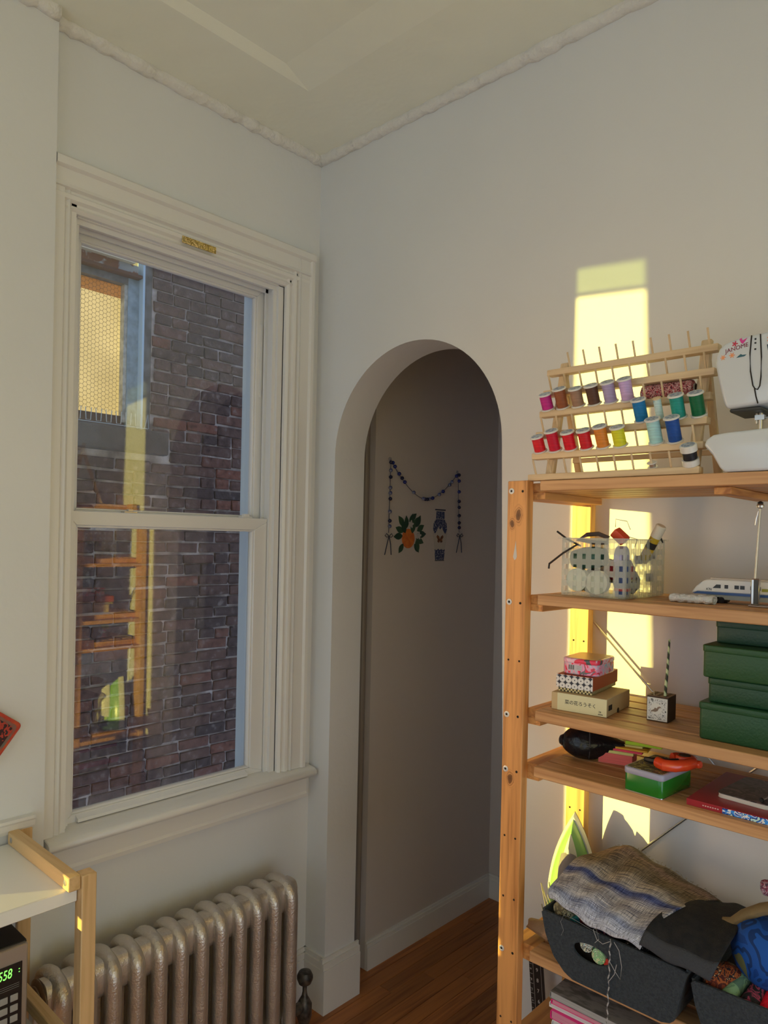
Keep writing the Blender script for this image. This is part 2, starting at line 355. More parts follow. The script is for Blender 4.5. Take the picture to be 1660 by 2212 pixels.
pp = tag(O('riser_pipe', MB().tube([(0.008, 0.245, 0), (0.008, 0.245, 1.2), (0.006, 0.246, 2.55)], 0.0125, 14), pm('pipe_paint', (0.30, 0.26, 0.23), 0.4), smooth=True), 'slim grey vertical pipe in the dark gap left of the hall wall', 'pipe')

# ------------------------------------------------------------------ window 1
win = T('window_1', 'tall white double-hung sash window overlooking a brick wall', 'window', (0, 0, 0), kind='structure')
prof_r = [(-.150, -.02), (-.150, .012), (-.142, .018), (-.136, .012), (-.131, .012), (-.126, .022), (-.118, .024), (-.113, .016), (-.108, .016), (-.104, .026), (-.095, .022), (-.060, .022), (-.055, .030), (-.043, .030), (-.040, .0), (-.040, -.02)]
O('side_casing', MB().prism([(p[1], p[0]) for p in prof_r], 0.82, 2.55, 'z'), TRIM, win)
prof_l = [(-.905, .022), (-.880, .022), (-.874, .014), (-.866, .020), (-.858, .012), (-.845, .012), (-.845, -.02), (-.905, -.02)]
O('side_casing', MB().prism([(p[1], p[0]) for p in prof_l], 0.82, 2.55, 'z'), TRIM, win)
prof_t = [(-.02, 2.42), (.010, 2.42), (.018, 2.428), (.012, 2.436), (.012, 2.442), (.022, 2.448), (.024, 2.458), (.016, 2.464), (.016, 2.470), (.028, 2.474), (.024, 2.484), (.024, 2.520), (.034, 2.526), (.034, 2.545), (.026, 2.552), (-.02, 2.552)]
O('head_casing', MB().prism(prof_t, -.905, -.040, 'y'), TRIM, win)
O('sill', MB().prism([(-.07, .80), (-.07, .826), (.0, .822), (.046, .816), (.056, .810), (.058, .798), (.052, .790), (.03, .786), (.0, .786)], -.902, -.012, 'y'), TRIM, win, bevel=.002, seg=1)
O('apron', MB().prism([(0, .790), (.026, .790), (.022, .735), (.026, .728), (.024, .716), (0, .712)], -.880, -.030, 'y'), TRIM, win)
# vinyl frame inside the opening
w = MB(); w.box(-.155, -.004, -.170, -.150, .80, 2.43); w.box(-.135, -.128, -.176, -.15, .82, 2.43); w.box(-.066, -.060, -.180, -.15, .82, 2.43); w.box(-.024, -.016, -.182, -.15, .82, 2.43)
O('frame_jamb', w, VINYL, win)
w = MB(); w.box(-.155, -.004, -.845, -.836, .80, 2.43); w.box(-.024, -.016, -.850, -.826, .82, 2.43); O('frame_jamb', w, VINYL, win)
w = MB(); w.box(-.155, -.004, -.845, -.150, 2.418, 2.43); w.box(-.024, -.014, -.845, -.150, 2.405, 2.43); w.box(-.066, -.060, -.845, -.15, 2.405, 2.43); O('frame_head', w, VINYL, win)
w = MB(); w.box(-.095, -.03, -.845, -.150, .79, .818); O('frame_sill', w, VINYL, win)
O('exterior_stop', B(-.185, -.125, -.176, -.150, .79, 2.43), pm('sky_tinted_white', (0.62, 0.72, 0.80), 0.5), win)  # white frame strip with the blue of the skylight put into its colour
GLASS = thinglass('window_glass', (0.96, 0.975, 0.965), 1.52, 0.0, 0.035)
def sash(nm, y0, y1, z0, z1, gy0, gy1, gz0, gz1, x0, x1):
    w = MB()
    def fr(a0, a1, b0, b1, c0, c1, d0, d1, xa, xb):
        w.prism([(a0, b0), (a1, b0), (c1, d0), (c0, d0)], xa, xb, 'x'); w.prism([(a0, b1), (a1, b1), (c1, d1), (c0, d1)], xa, xb, 'x')
        w.prism([(a0, b0), (c0, d0), (c0, d1), (a0, b1)], xa, xb, 'x'); w.prism([(a1, b0), (c1, d0), (c1, d1), (a1, b1)], xa, xb, 'x')
    fr(y0, y1, z0, z1, gy0-.006, gy1+.006, gz0-.006, gz1+.006, x0, x1)
    fr(gy0-.006, gy1+.006, gz0-.006, gz1+.006, gy0, gy1, gz0, gz1, x0+.004, x1-.005)
    s = O(nm, w, VINYL, win, bevel=.0015, seg=1)
    for xg in (x0+.010,): O('pane', B(xg, xg+.004, gy0-.004, gy1+.004, gz0-.004, gz1+.004), GLASS, s)
    return s
up_s = sash('upper_sash', -.834, -.168, 1.625, 2.420, -.789, -.207, 1.665, 2.386, -.104, -.076)
lo_s = sash('lower_sash', -.845, -.158, .820, 1.655, -.806, -.236, .850, 1.611, -.058, -.028)
w = MB(); w.box(-.056, -.034, -.275, -.235, 1.655, 1.660); w.box(-.052, -.036, -.265, -.245, 1.660, 1.668); O('sash_lock', w, VINYL, lo_s, bevel=.001, seg=1)
w = MB(); w.box(-.056, -.034, -.675, -.635, 1.655, 1.660); w.box(-.052, -.040, -.66, -.645, 1.660, 1.666); O('sash_lock', w, STEEL, lo_s, bevel=.001, seg=1)
O('vent_latch', B(-.076, -.072, -.186, -.180, 2.06, 2.30), VINYL, up_s)
O('lower_rail_lip', MB().prism([(-.028, .824), (-.012, .826), (-.012, .834), (-.028, .842)], -.80, -.25, 'y'), VINYL, lo_s)
O('label_strip', MB().box(.022, .0255, -.545, -.432, 2.437, 2.456), multi('faded_tape', [S(150,130,70,.45), S(110,90,40,.45), S(170,150,100,.45), S(120,105,60,.45)], 60, 0.6), win, label='faded yellow tape strip on the head casing')
# second window of this wall, out of view to the left, and an added drape that trims its sunbeam
w2 = T('window_2', 'second window of the left wall, outside the picture', 'window', (0, 0, 0), kind='structure')
w = MB(); w.box(-.06, -0.03, -2.25, -1.57, 2.318, 2.326); w.box(-.1, .01, -2.25, -1.57, .45, .50); O('frame', w, VINYL, w2)
O('sun_dimming_pane', B(-.05, -.046, -2.25, -1.57, 2.326, 2.40), thinglass('sun_dimming_film', (0.44, 0.50, 0.42)), w2)  # added unseen tinted pane, dims the top end of the sun patch
cu = MB()
def drape(u, v):
    y = -2.40+0.64*u + 0.0*v - 0.15*(1-v)*u; return (0.045+0.016*math.sin(u*46), y, 0.10+2.34*v)
cu.grid(drape, 90, 6, 0.004)
tag(O('sun_trim_drape', cu, pm('sun_trim_linen', (0.75, 0.72, 0.66), 0.8), smooth=True), 'added unseen drape that trims the edge of the sun strip', 'sun_trim_drape')

# ------------------------------------------------------------------ brick building outside
BD = -1.83
bld = T('brick_building', 'dark weathered brick building close outside the window', 'building', (BD, 0, 0))
MORTAR = pm('mortar', (0.66, 0.60, 0.59), 0.9, col2=(0.24, 0.20, 0.195), scale=9, bmp=.01, bscale=60)
def brickmat():
    m, nt, p = newmat('weathered_brick'); p.inputs['Roughness'].default_value = 0.85
    oi = nd(nt, 'ShaderNodeObjectInfo'); r = ramp(nt, oi.outputs['Random'], [(0.0, (0.072, 0.054, 0.056)), (0.35, (0.115, 0.072, 0.066)), (0.6, (0.150, 0.084, 0.070)), (0.8, (0.098, 0.074, 0.076)), (0.93, (0.215, 0.088, 0.064)), (1.0, (0.13, 0.085, 0.076))])
    v = coords(nt, (1,1,1), 5.0); n = nd(nt, 'ShaderNodeTexNoise'); n.inputs['Scale'].default_value = 26; n.inputs['Detail'].default_value = 5; nt.links.new(v, n.inputs['Vector'])
    k = ramp(nt, n.outputs['Fac'], [(0.58, (0,0,0)), (0.74, (.6,.6,.6))]); mx = nd(nt, 'ShaderNodeMix', data_type='RGBA'); nt.links.new(k.outputs[0], mx.inputs[0]); nt.links.new(r.outputs[0], mx.inputs[6]); mx.inputs[7].default_value = (0.30, 0.26, 0.25, 1)
    dk = ramp(nt, n.outputs['Fac'], [(0.3, (.55,.55,.55)), (0.5, (1,1,1))]); mm = nd(nt, 'ShaderNodeMix', data_type='RGBA', blend_type='MULTIPLY'); mm.inputs[0].default_value = 1; nt.links.new(mx.outputs[2], mm.inputs[6]); nt.links.new(dk.outputs[0], mm.inputs[7])
    nt.links.new(mm.outputs[2], p.inputs['Base Color']); n2 = nd(nt, 'ShaderNodeTexNoise'); n2.inputs['Scale'].default_value = 55; nt.links.new(v, n2.inputs['Vector']); bump(nt, p, n2.outputs['Fac'], .006); return m
BRK = brickmat()
WY0, WY1, WZ0, WZ1 = -0.95, 0.392, 2.165, 3.35      # neighbour's window opening
w = MB(); wall_x_holes(w, -0.35, -0.008, -4.0, 2.2, -0.8, 4.4, [(WY0, WY1, WZ0, WZ1)]); O('mortar_wall', w, MORTAR, bld)
random.seed(11)
def rough_brick(L, Hh=0.0545, D=0.03):
    m = MB(); m.box(-D, 0, 0, L, 0, Hh); me = m.mesh('brick', 0.004, 1)
    for v in me.vertices: v.co += Vector((random.uniform(-.004, .002), random.uniform(-.005, .005), random.uniform(-.0042, .0042)))
    me.materials.append(BRK); return me
BM = {'s': [rough_brick(0.200) for _ in range(5)], 'h': [rough_brick(0.095) for _ in range(4)]}
extra = MB(); nb = 0; CH = 0.0640
for c in range(-8, 58):
    z = 0.02 + c*CH; header = (c % 6 == 3)
    y = -1.6 + (0.105 if c % 2 else 0.0) + random.uniform(-.01, .01)
    while y < 2.0:
        kind = 'h' if header or random.random() < 0.12 else 's'; L = 0.200 if kind == 's' else 0.095
        a, b = y, y+L
        if z+.045 > WZ0-.13 and z < WZ1+.12 and b > WY0-.12 and a < WY1:
            if b <= WY1+.055 or z < WZ0 and a < 0.49: 
                y = b+0.011
                if not (z >= WZ0 and b > WY1): continue
                a = WY1+.002; L = b-a
                if L < 0.03: continue
            else: a = max(a, WY1+.002 if z >= WZ0 else .49); L = b-a
        if L < 0.03: y = b+.011; continue
        vis = (-0.14 < a+L/2 < 1.22) and (0.02 < z < 3.25)
        dx = random.uniform(-.002, .004); dz = random.uniform(-.003, .003)
        if vis and nb < 300:
            o = link('brick', random.choice(BM[kind]), bld, (0.004+dx, a, z+dz), (0, 0, random.uniform(-.02, .02))); o.scale = (1, L/(0.2 if kind == 's' else 0.095), 1+random.uniform(-.06, .04)); nb += 1
        else: extra.box(-.02, .003+dx, a, a+L, z+dz, z+dz+.0535)
        y = b+0.011
O('far_bricks', extra, BRK, bld, kind='stuff')
STONE = pm('sooty_stone', (0.12, 0.11, 0.11), 0.9, col2=(0.06, 0.055, 0.06), scale=7, bmp=.012, bscale=30)
O('stone_sill', B(-.2, .045, WY0-.1, .485, 2.035, 2.165), STONE, bld, bevel=.008, seg=1)
FRB = pm('blue_grey_metal', (0.34, 0.46, 0.56), 0.45, col2=(0.20, 0.28, 0.34), scale=20, bmp=.004, bscale=40)
FRD = pm('grey_metal', (0.20, 0.20, 0.20), 0.6, col2=(0.11, 0.10, 0.095), scale=18)
RUST = pm('rusty_steel', (0.20, 0.075, 0.04), 0.8, col2=(0.36, 0.38, 0.38), scale=16, lo=.5, hi=.56)
w = MB().box(-.14, -.01, .352, .392, 2.165, 3.35); w.box(-.14, .004, .338, .352, 2.165, 3.35); O('outer_frame', w, FRD, bld)
O('frame_edge', B(-.05, .012, .326, .338, 2.165, 3.3), pm('pale_blue_paint', (.48, .66, .84), .5), bld)
O('casement_stile', B(-.10, -.03, .262, .326, 2.165, 2.995), FRB, bld)
O('stile_edge', B(-.10, -.035, .243, .262, 2.20, 2.965), pm('worn_white_paint', (.55, .56, .52), .7, col2=(.3,.3,.28), scale=30), bld)
O('casement_head', B(-.10, -.03, -.95, .262, 2.950, 2.988), FRD, bld)
O('casement_foot', B(-.12, -.05, -.95, .262, 2.17, 2.235), pm('brown_rust', (0.10, 0.045, 0.03), .8), bld)
O('lintel_flange', B(-.06, .02, -.95, .318, 2.988, 3.004), pm('rust_brown', (0.12, 0.05, 0.03), .8), bld)
O('lintel_beam', B(-.08, -.004, -.95, .305, 3.004, 3.056), RUST, bld)
O('lintel_cap', B(-.08, .03, -.95, .27, 3.056, 3.092), pm('cream_board', (0.80, 0.70, 0.50), .6), bld)
m, nt, p = newmat('wired_glass'); nt.nodes.remove(p); tr = nd(nt, 'ShaderNodeBsdfTranslucent'); df = nd(nt, 'ShaderNodeBsdfDiffuse'); mxs = nd(nt, 'ShaderNodeMixShader'); mxs.inputs[0].default_value = .25
v = coords(nt, (1,1,1)); nn = nd(nt, 'ShaderNodeTexNoise'); nn.inputs['Scale'].default_value = 3.0; nt.links.new(v, nn.inputs['Vector']); rr_ = ramp(nt, nn.outputs['Fac'], [(.35, (.46, .37, .26)), (.65, (.60, .49, .36))])
nt.links.new(rr_.outputs[0], tr.inputs[0]); nt.links.new(rr_.outputs[0], df.inputs[0]); nt.links.new(tr.outputs[0], mxs.inputs[1]); nt.links.new(df.outputs[0], mxs.inputs[2]); nt.links.new(mxs.outputs[0], nt.nodes['Material Output'].inputs[0])
O('pane', MB().add([(-.078, -.95, 2.235), (-.078, .245, 2.235), (-.078, .245, 2.957), (-.078, -.95, 2.957)], [(0, 1, 2, 3)]), m, bld, label='amber wired glass lit from behind')
mo = m.copy(); mo.name = 'wired_glass_orange'
for n_ in mo.node_tree.nodes:
    if n_.type == 'VALTORGB': n_.color_ramp.elements[0].color = (.50, .27, .12, 1); n_.color_ramp.elements[1].color = (.56, .31, .15, 1)
O('pane_top', MB().add([(-.0775, -.95, 2.895), (-.0775, .245, 2.88), (-.0775, .245, 2.957), (-.0775, -.95, 2.957)], [(0, 1, 2, 3)]), mo, bld, label='orange strip across the top of the amber pane')
wm = MB(); s = 0.0135; hx = s*1.5; r_ = 0.0009
for i in range(-5, 26):
    for j in range(0, 32):
        cy = -0.15+i*hx; cz = 2.24+j*s*1.732+(s*.866 if i % 2 else 0)
        if not (-0.2 < cy < .245 and 2.24 < cz < 2.95): continue
        for k in (0, 1, 2):
            a0, a1 = k*PI/3, (k+1)*PI/3; p0 = (cy+s*math.cos(a0), cz+s*math.sin(a0)); p1 = (cy+s*math.cos(a1), cz+s*math.sin(a1))
            if max(p0[0], p1[0]) > .245: continue
            dy, dz = p1[0]-p0[0], p1[1]-p0[1]; L = math.hypot(dy, dz); ny, nz = -dz/L*r_, dy/L*r_
            wm.add([(-.074, p0[0]-ny, p0[1]-nz), (-.074, p1[0]-ny, p1[1]-nz), (-.074, p1[0]+ny, p1[1]+nz), (-.074, p0[0]+ny, p0[1]+nz)], [(0,1,2,3)])
O('wire_mesh', wm, pm('wire_brown', (.16, .11, .06), .6), bld, kind='stuff')
w = MB()
for k in range(8):
    yy = -0.10+k*.055; w.tube([(.03, yy, 2.245), (.03, yy+.004, 2.18), (.03, yy+.028, 2.18), (.03, yy+.032, 2.245)], .0022, 5)
w.tube([(.03, -.2, 2.172), (.03, .36, 2.172)], .0025, 5); w.tube([(.03, .34, 2.172), (.03, .36, 2.25), (.03, .365, 2.172)], .002, 5)
O('wire_guard', w, pm('blue_wire', (.42, .52, .62), .4), bld)

# ------------------------------------------------------------------ radiator
RADM = pm('aluminium_paint', (0.66, 0.60, 0.53), 0.34, 0.70, col2=(0.54, 0.475, 0.41), scale=14, bmp=.0015, bscale=160)
rad = T('radiator', 'old silver-painted cast iron radiator under the window', 'radiator', (0.13, -0.57, 0))
def section():
    w = MB(); pts = []
    x0, zt = 0.055, 0.520
    path = [(x0, 0, 0.06), (x0, 0, 0.20), (x0, 0, 0.36), (x0, 0, 0.475)]
    for k in range(1, 6):
        a = k/6*PI/2; path.append((x0-.035+.035*math.cos(a), 0, 0.488+.035*math.sin(a)))
    path += [(x0-.05, 0, .526), (0, 0, .527), (-.01, 0, .527)]
    for k in range(1, 6):
        a = PI/2+k/6*PI/2; path.append((-x0+.035+.035*math.cos(a), 0, 0.488+.035*math.sin(a)))
    path += [(-x0, 0, .475), (-x0, 0, .36), (-x0, 0, .2), (-x0, 0, .06)]
    w.tube(path, 0.0215, 14, ry=0.0215, up=(0, 1, 0))
    w.tube([(0.02, 0, .06), (0.02, 0, .47)], .011, 8); w.tube([(-0.02, 0, .06), (-0.02, 0, .47)], .011, 8)
    w.box(-.045, .05, -.007, .007, .44, .535)
    hubp = [(.0145+.034*math.copysign(abs(math.cos(a))**.6, math.cos(a)), .490+.046*math.copysign(abs(math.sin(a))**.6, math.sin(a))) for a in [2*PI*k/20 for k in range(20)]]
    w.prism(hubp, -.0316, .0316, 'y')
    w.lathe([(.026, -.0316), (.03, -.012), (.03, .012), (.026, .0316)], (0, 0, .10), (0, 1, 0), 14)
    w.box(-.06, .06, -.014, .014, .05, .085)
    return w
sm = section().mesh('section', smooth=True); sm.materials.append(RADM)
for i in range(12): link('section', sm, rad, (0, 0.346-0.0632*i, 0))
w = MB()
w.lathe([(.046, 0), (.048, .005), (.040, .009), (.034, .010), (.034, .013), (.028, .0145), (.018, .015), (.018, .0195), (.014, .0205)], (0.006, -0.38, .488), (0, -1, 0), 20); O('end_plug', w, pm('worn_bronze', (.34, .26, .20), .4, .7, col2=(.22, .16, .12), scale=30), rad, smooth=True)
w = MB(); w.lathe([(.018, 0), (.024, .02), (.024, .06), (.016, .075), (.010, .085), (.007, .10), (.007, .13)], (0.012, .447, .045), (0, 0, 1), 14); w.cyl((0.012, .38, .10), (0.012, .447, .10), .017)
w.lathe([(.012, .120), (.020, .126), (.026, .140), (.026, .150), (.020, .162), (.008, .166)], (0.012, .447, .045), (0, 0, 1), 14)
w.cyl((0.012, .447, 0), (0.012, .447, .05), .014); O('valve', w, pm('tarnished_brass', (.20, .17, .14), .45, .6, col2=(.05,.045,.04), scale=40), rad, smooth=True)

# ------------------------------------------------------------------ birch cart with microwave
cart = T('side_table', 'small birch side table with white top beside the radiator', 'table', (0, 0, 0))
WHT = pm('white_laminate', (0.88, 0.87, 0.83), 0.38)
O('table_top', B(.045, .372, -1.62, -.973, .815, .845), WHT, cart, bevel=.002, seg=1)
O('leg', B(.358, .392, -.972, -.940, 0, .874), BIRCH_Z, cart, bevel=.002, seg=1)
O('leg', B(.018, .048, -.972, -.940, 0, .874), BIRCH_Z, cart, bevel=.002, seg=1)
O('leg', B(.358, .392, -1.652, -1.620, 0, .874), BIRCH_Z, cart, bevel=.002, seg=1)
O('leg', B(.040, .072, -1.652, -1.620, 0, .874), BIRCH_Z, cart, bevel=.002, seg=1)
rl = O('top_rail', B(.048, .386, -.998, -.972, .845, .876), BIRCH_X, cart, bevel=.002, seg=1)
for xx in (.070, .368): O('screw', MB().lathe([(.0065, 0), (.0065, .001), (.003, .0014)], (xx, -.998, .861), (0, -1, 0), 12), STEEL, rl)
O('lower_rail', B(.030, .386, -.998, -.9735, .503, .533), BIRCH_X, cart, bevel=.002, seg=1)
O('lower_rail', B(.072, .358, -1.648, -1.624, .478, .508), BIRCH_X, cart, bevel=.002, seg=1)
O('lower_shelf', B(.045, .372, -1.62, -1.0, .472, .495), WHT, cart, bevel=.002, seg=1)
mw = T('microwave_oven', 'black and silver microwave with green clock on the table shelf', 'microwave', (0, 0, 0))
O('body', B(.03, .352, -1.56, -1.066, .497, .764), pm('black_enamel', (.012, .013, .015), .3), mw, bevel=.004, seg=2)
O('front_bezel', B(.350, .362, -1.56, -1.068, .497, .762), pm('brushed_silver', (.42, .40, .37), .35, .7), mw, bevel=.003, seg=1)
kp = O('control_panel', B(.360, .3635, -1.20, -1.0795, .52, .729), pm('panel_black', (.008, .010, .014), .2), mw)
GREEN = emis('green_led', (0.25, 1.0, 0.12), 1.6)
text('clock_digits', '558', .027, GREEN, kp, (.3640, -1.1262, .7035), (PI/2, 0, PI/2), shear=.15, sx=.66)
w = MB(); w.box(.3638, .3642, -1.0865, -1.0845, .715, .7165); w.box(.3638, .3642, -1.0865, -1.0845, .709, .7105); O('clock_dots', w, GREEN, kp)
KEY = pm('grey_key', (.34, .33, .31), .5)
for r in range(3):
    for c in range(4): O('key', B(.3632, .3648, -1.087-.0195*c-.015, -1.087-.0195*c, .654-.021*r, .668-.021*r), KEY, kp, bevel=.001, seg=1)
w = MB()
for k in range(3): w.box(.3634, .3637, -1.13, -1.085, .680+.004*k, .6805+.004*k)
O('print_lines', w, KEY, kp)
O('start_key', B(.3632, .3645, -1.135, -1.087, .565, .592), pm('start_key_black', (.03,.03,.032), .3), kp, bevel=.001, seg=1)
O('door_glass', B(.360, .3632, -1.53, -1.22, .53, .735), pm('door_dark', (.01,.01,.012), .1), mw)
# red patterned pot holder hanging on the pier
hold = T('pot_holder', 'red patterned square cloth corner hanging at the left edge', 'pot holder', (0.060, -1.058, 1.120))
m, nt, p = newmat('bandana_print'); p.inputs['Roughness'].default_value = .8
v = coords(nt, (1,1,1)); n = nd(nt, 'ShaderNodeTexVoronoi', feature='DISTANCE_TO_EDGE'); n.inputs['Scale'].default_value = 75; nt.links.new(v, n.inputs['Vector']); n2 = nd(nt, 'ShaderNodeTexNoise'); n2.inputs['Scale'].default_value = 60; nt.links.new(v, n2.inputs['Vector'])
r = ramp(nt, n2.outputs['Fac'], [(.3, (.05,.015,.015)), (.45, (.45,.05,.03)), (.55, (.02,.02,.025)), (.65, (.55,.48,.45)), (.75, (.5,.10,.03))], 'CONSTANT'); nt.links.new(r.outputs[0], p.inputs['Base Color'])
hold.rotation_euler = (0, 0, 0)
def sq(h, r=.01): 
    pts = []
    for cx_, cz_, a0 in ((h-r, h-r, 0), (-h+r, h-r, 1), (-h+r, -h+r, 2), (h-r, -h+r, 3)):
        for k in range(4): a = (a0+k/3)*PI/2; pts.append((cx_+r*math.cos(a), cz_+r*math.sin(a)))
    c, s_ = math.cos(PI/4+.14), math.sin(PI/4+.14); return [(x*c-z*s_, x*s_+z*c) for x, z in pts]
O('cloth', MB().prism(sq(.060), -.010, .004, 'x'), pm('orange_red_cotton', (.62, .10, .03), .8, col2=(.45,.03,.03), scale=40), hold, bevel=.002, seg=1)
O('border', MB().prism(sq(.052), .003, .0055, 'x'), pm('grey_border', (.16, .16, .14), .8, col2=(.4,.07,.03), scale=50), hold)
O('print', MB().prism(sq(.045), .004, .0070, 'x'), m, hold)

# ------------------------------------------------------------------ shelving unit
shu = T('shelving_unit', 'tall knotty pine slatted shelving unit against the arch wall', 'shelf', (0, 0, 0))
SX0, SX1, SYF, SYB = 1.005, 2.055, -0.330, -0.020
SZ = [1.727, 1.488, 1.245, 1.127, 0.738, 0.532]
def screw(post, x, y, z): 
    O('screw', MB().lathe([(.0062, 0), (.0066, .0012), (.0042, .0018), (.0022, .0010)], (x, y, z), (0, -1, 0), 12), pm_screw, post)
    O('screw_socket', MB().lathe([(.0022, 0), (.0022, .0021)], (x, y, z), (0, -1, 0), 8), DARK, post)
pm_screw = pm('zinc_screw', (.80, .79, .76), .35, .3)
for (px, py, mat_, front) in ((SX0, SYF, PZF, 1), (SX0, SYB-.024, PZ, 0), (SX1-.050, SYF, PZ, 1), (SX1-.050, SYB-.024, PZ, 0)):
    po = O('post', B(px, px+.050, py, py+.024, 0, 1.729), mat_, shu, bevel=.0015, seg=1)
    if px < 1.1:
        yf = py-.0001
        for z in SZ:
            if front: screw(po, px+.0105, yf, z-.020)
            O('screw_hole', MB().lathe([(.0028, 0), (.0028, .0004)], (px+.038, yf, z-.021), (0, -1, 0), 10), DARK, po)
        for z in ([1.343, .963, .832, .57] if front else [1.36, .95, 1.05]):
            for dx in (.0115, .0385): O('screw_hole', MB().lathe([(.0024, 0), (.0024, .0004)], (px+dx, yf, z), (0, -1, 0), 8), DARK, po)
        if front:
            O('paint_smear', MB().prism([(px+.0175, 1.565), (px+.022, 1.59), (px+.0235, 1.60), (px+.0245, 1.588), (px+.027, 1.566), (px+.025, 1.561), (px+.021, 1.5585)], yf-.0004, yf, 'y'), pm('white_smear', (.62, .60, .58), .5), po)
SLW = (SYB-.026-SYF-.004*4)/5
rails_me = None
slat_me = []
for k in range(4):
    me = B(0, SX1-.08-(SX0+.078), 0, .0535, -.022, 0).mesh('slat', .0015, 1); me.materials.append(PX); slat_me.append(me)
for zi_, z in enumerate(SZ):
    w = MB(); w.box(SX0+.002, SX0+.078, SYF+.0245, SYB-.0245, z-.0375, z-.0225); w.box(SX0+.048, SX0+.0775, SYF+.0245, SYB-.0245, z-.0225, z-.003)
    sh = O('shelf', w, PY, shu, bevel=.001, seg=1)
    w = MB(); w.box(SX1-.080, SX1-.004, SYF+.0245, SYB-.0245, z-.0375, z-.0225); w.box(SX1-.0775, SX1-.05, SYF+.0245, SYB-.0245, z-.0225, z-.003)
    O('end_rail', w, PY, sh, bevel=.001, seg=1)
    if zi_ == 0: O('support_rail', B(1.425, 1.455, SYF+.03, SYB-.03, z-.036, z-.0225), PY, sh, bevel=.001, seg=1)
    for k in range(5):
        yy = SYF+.002+k*(.0535+.0075) if k else SYF+.001
        o = link('slat', random.choice(slat_me), sh, (SX0+.0785, yy, z), None)
for (p0, p1) in (((1.03, -.014, 1.428), (1.76, -.014, .715)), ((1.03, -.009, .728), (1.76, -.009, 1.475))):
    O('cross_brace', MB().cyl(p0, p1, .0028, n=8), STEEL, shu, smooth=True)

# ------------------------------------------------------------------ spool rack and spools (top shelf)
Z1 = SZ[0]
rack = T('spool_rack', 'pale wooden thread spool rack leaning back on the top shelf', 'spool rack', (1.23, -0.28, Z1))
def bar(k): return (1.047+.002*k-1.23, 1.405+.002*k-1.23, -.308+.0105*k+.28, 1.7355+.0463*k-Z1)
PEGD = Vector((0, -.48, .877)).normalized()
peg_me = MB().cyl((0, 0, -.006), tuple(PEGD*.034), .0021, n=8).mesh('peg', smooth=True); peg_me.materials.append(RACKZ)
def pegbase(k, i): x0, x1, y, z = bar(k); return Vector((x0+.0165+.0360*i, y-.001, z+.0065))
for k in range(6):
    x0, x1, y, z = bar(k)
    O('rail', B(x0, x1, y-.011, y+.011, z-.0068, z+.0068), RACKW, rack, bevel=.002, seg=2)
    for i in range(1 if k == 5 else 0, 10): link('peg', peg_me, rack, pegbase(k, i))
for xx in (-.145, .155):
    O('upright', MB().prism([(-.018, .000), (-.007, .000), (.051, .262), (.040, .264)], xx-.010, xx+.010, 'x'), RACKZ, rack, bevel=.002, seg=1)
    O('back_leg', MB().prism([(.046, .236), (.034, .236), (.120, .001), (.132, .001)], xx-.007, xx+.007, 'x'), RACKZ, rack, bevel=.001, seg=1)
O('spreader', B(-.15, .16, .095, .105, .05, .06), RACKW, rack)
CORE = pm('spool_white', (.82, .80, .76), .4); CAPB = pm('spool_label', (.55, .62, .68), .4, col2=(.25,.33,.5), scale=160, lo=.45, hi=.55)
def spool(k, i, col, label, h=.040, r=.0150, tr=.0122, fl=.0035, labelc=CAPB, core=CORE):
    b = pegbase(k, i)+Vector((1.23, -.28, Z1)); b += Vector((0, 0, .0035))
    t = T('thread_spool', label, 'thread spool', b, group='thread spools on the rack')
    O('core', MB().lathe([(r*.93, 0), (r, .001), (r, fl-.0005), (tr*.75, fl), (tr*.75, h-fl), (r, h-fl+.0005), (r, h-.001), (r*.93, h)], (0,0,0), PEGD, 18), core, t, smooth=True)
    m_ = pm('thread_'+label.split()[0].replace('-', '_'), col, .45, col2=tuple(c*.72 for c in col), scale=8, stretch=(1, 1, 90), bmp=.0008, bscale=10)
    O('thread', MB().lathe([(tr*.98, fl), (tr, fl+.002), (tr, h-fl-.002), (tr*.98, h-fl)], (0,0,0), PEGD, 18), m_, t, smooth=True)
    O('label_disc', MB().lathe([(r*.78, h), (r*.78, h+.0004)], (0,0,0), PEGD, 16), labelc, t)
    return t
SP = [(3, 0, S(160,30,110,.5), 'magenta thread spool at the left end of the third rail', .036),
 (3, 1, S(120,66,36,.5), 'chestnut brown thread spool beside the magenta one', .044),
 (3, 2, S(130,100,80,.5), 'taupe thread spool between the two brown ones', .040),
 (3, 3, S(72,46,34,.5), 'dark brown thread spool beside the first lilac one', .042),
 (3, 4, S(140,128,160,.5), 'greyish lilac thread spool right of the dark brown one', .044),
 (3, 5, S(165,140,185,.5), 'pale lilac thread spool, last one of the third rail', .046),
 (2, 6, S(0,96,150,.5), 'turquoise blue thread spool, first one of the fourth rail', .046),
 (2, 8, S(20,120,110,.5), 'teal green thread spool beside the dark green one', .046),
 (2, 9, S(0,82,48,.5), 'dark green thread spool at the right end of its rail', .046),
 (1, 0, S(205,16,30,.5), 'bright red thread spool at the left end of the fifth rail', .036),
 (1, 1, S(165,10,40,.5), 'crimson thread spool, taller, beside the leftmost red one', .046),
 (1, 2, S(180,10,30,.5), 'cherry red thread spool right of the tall crimson one', .040),
 (1, 3, S(170,22,32,.5), 'brick red thread spool left of the orange-brown one', .041),
 (1, 4, S(190,110,40,.5), 'orange-brown thread spool beside the yellow one', .046),
 (1, 5, S(205,180,30,.5), 'yellow thread spool on the fifth rail', .041),
 (1, 7, S(140,180,200,.5), 'light blue tall thread spool beside the royal blue one', .050),
 (1, 8, S(10,60,130,.5), 'royal blue tall thread spool at right of the fifth rail', .050)]
for k, i, c_, lb, h in SP: spool(k, i, c_, lb, h)
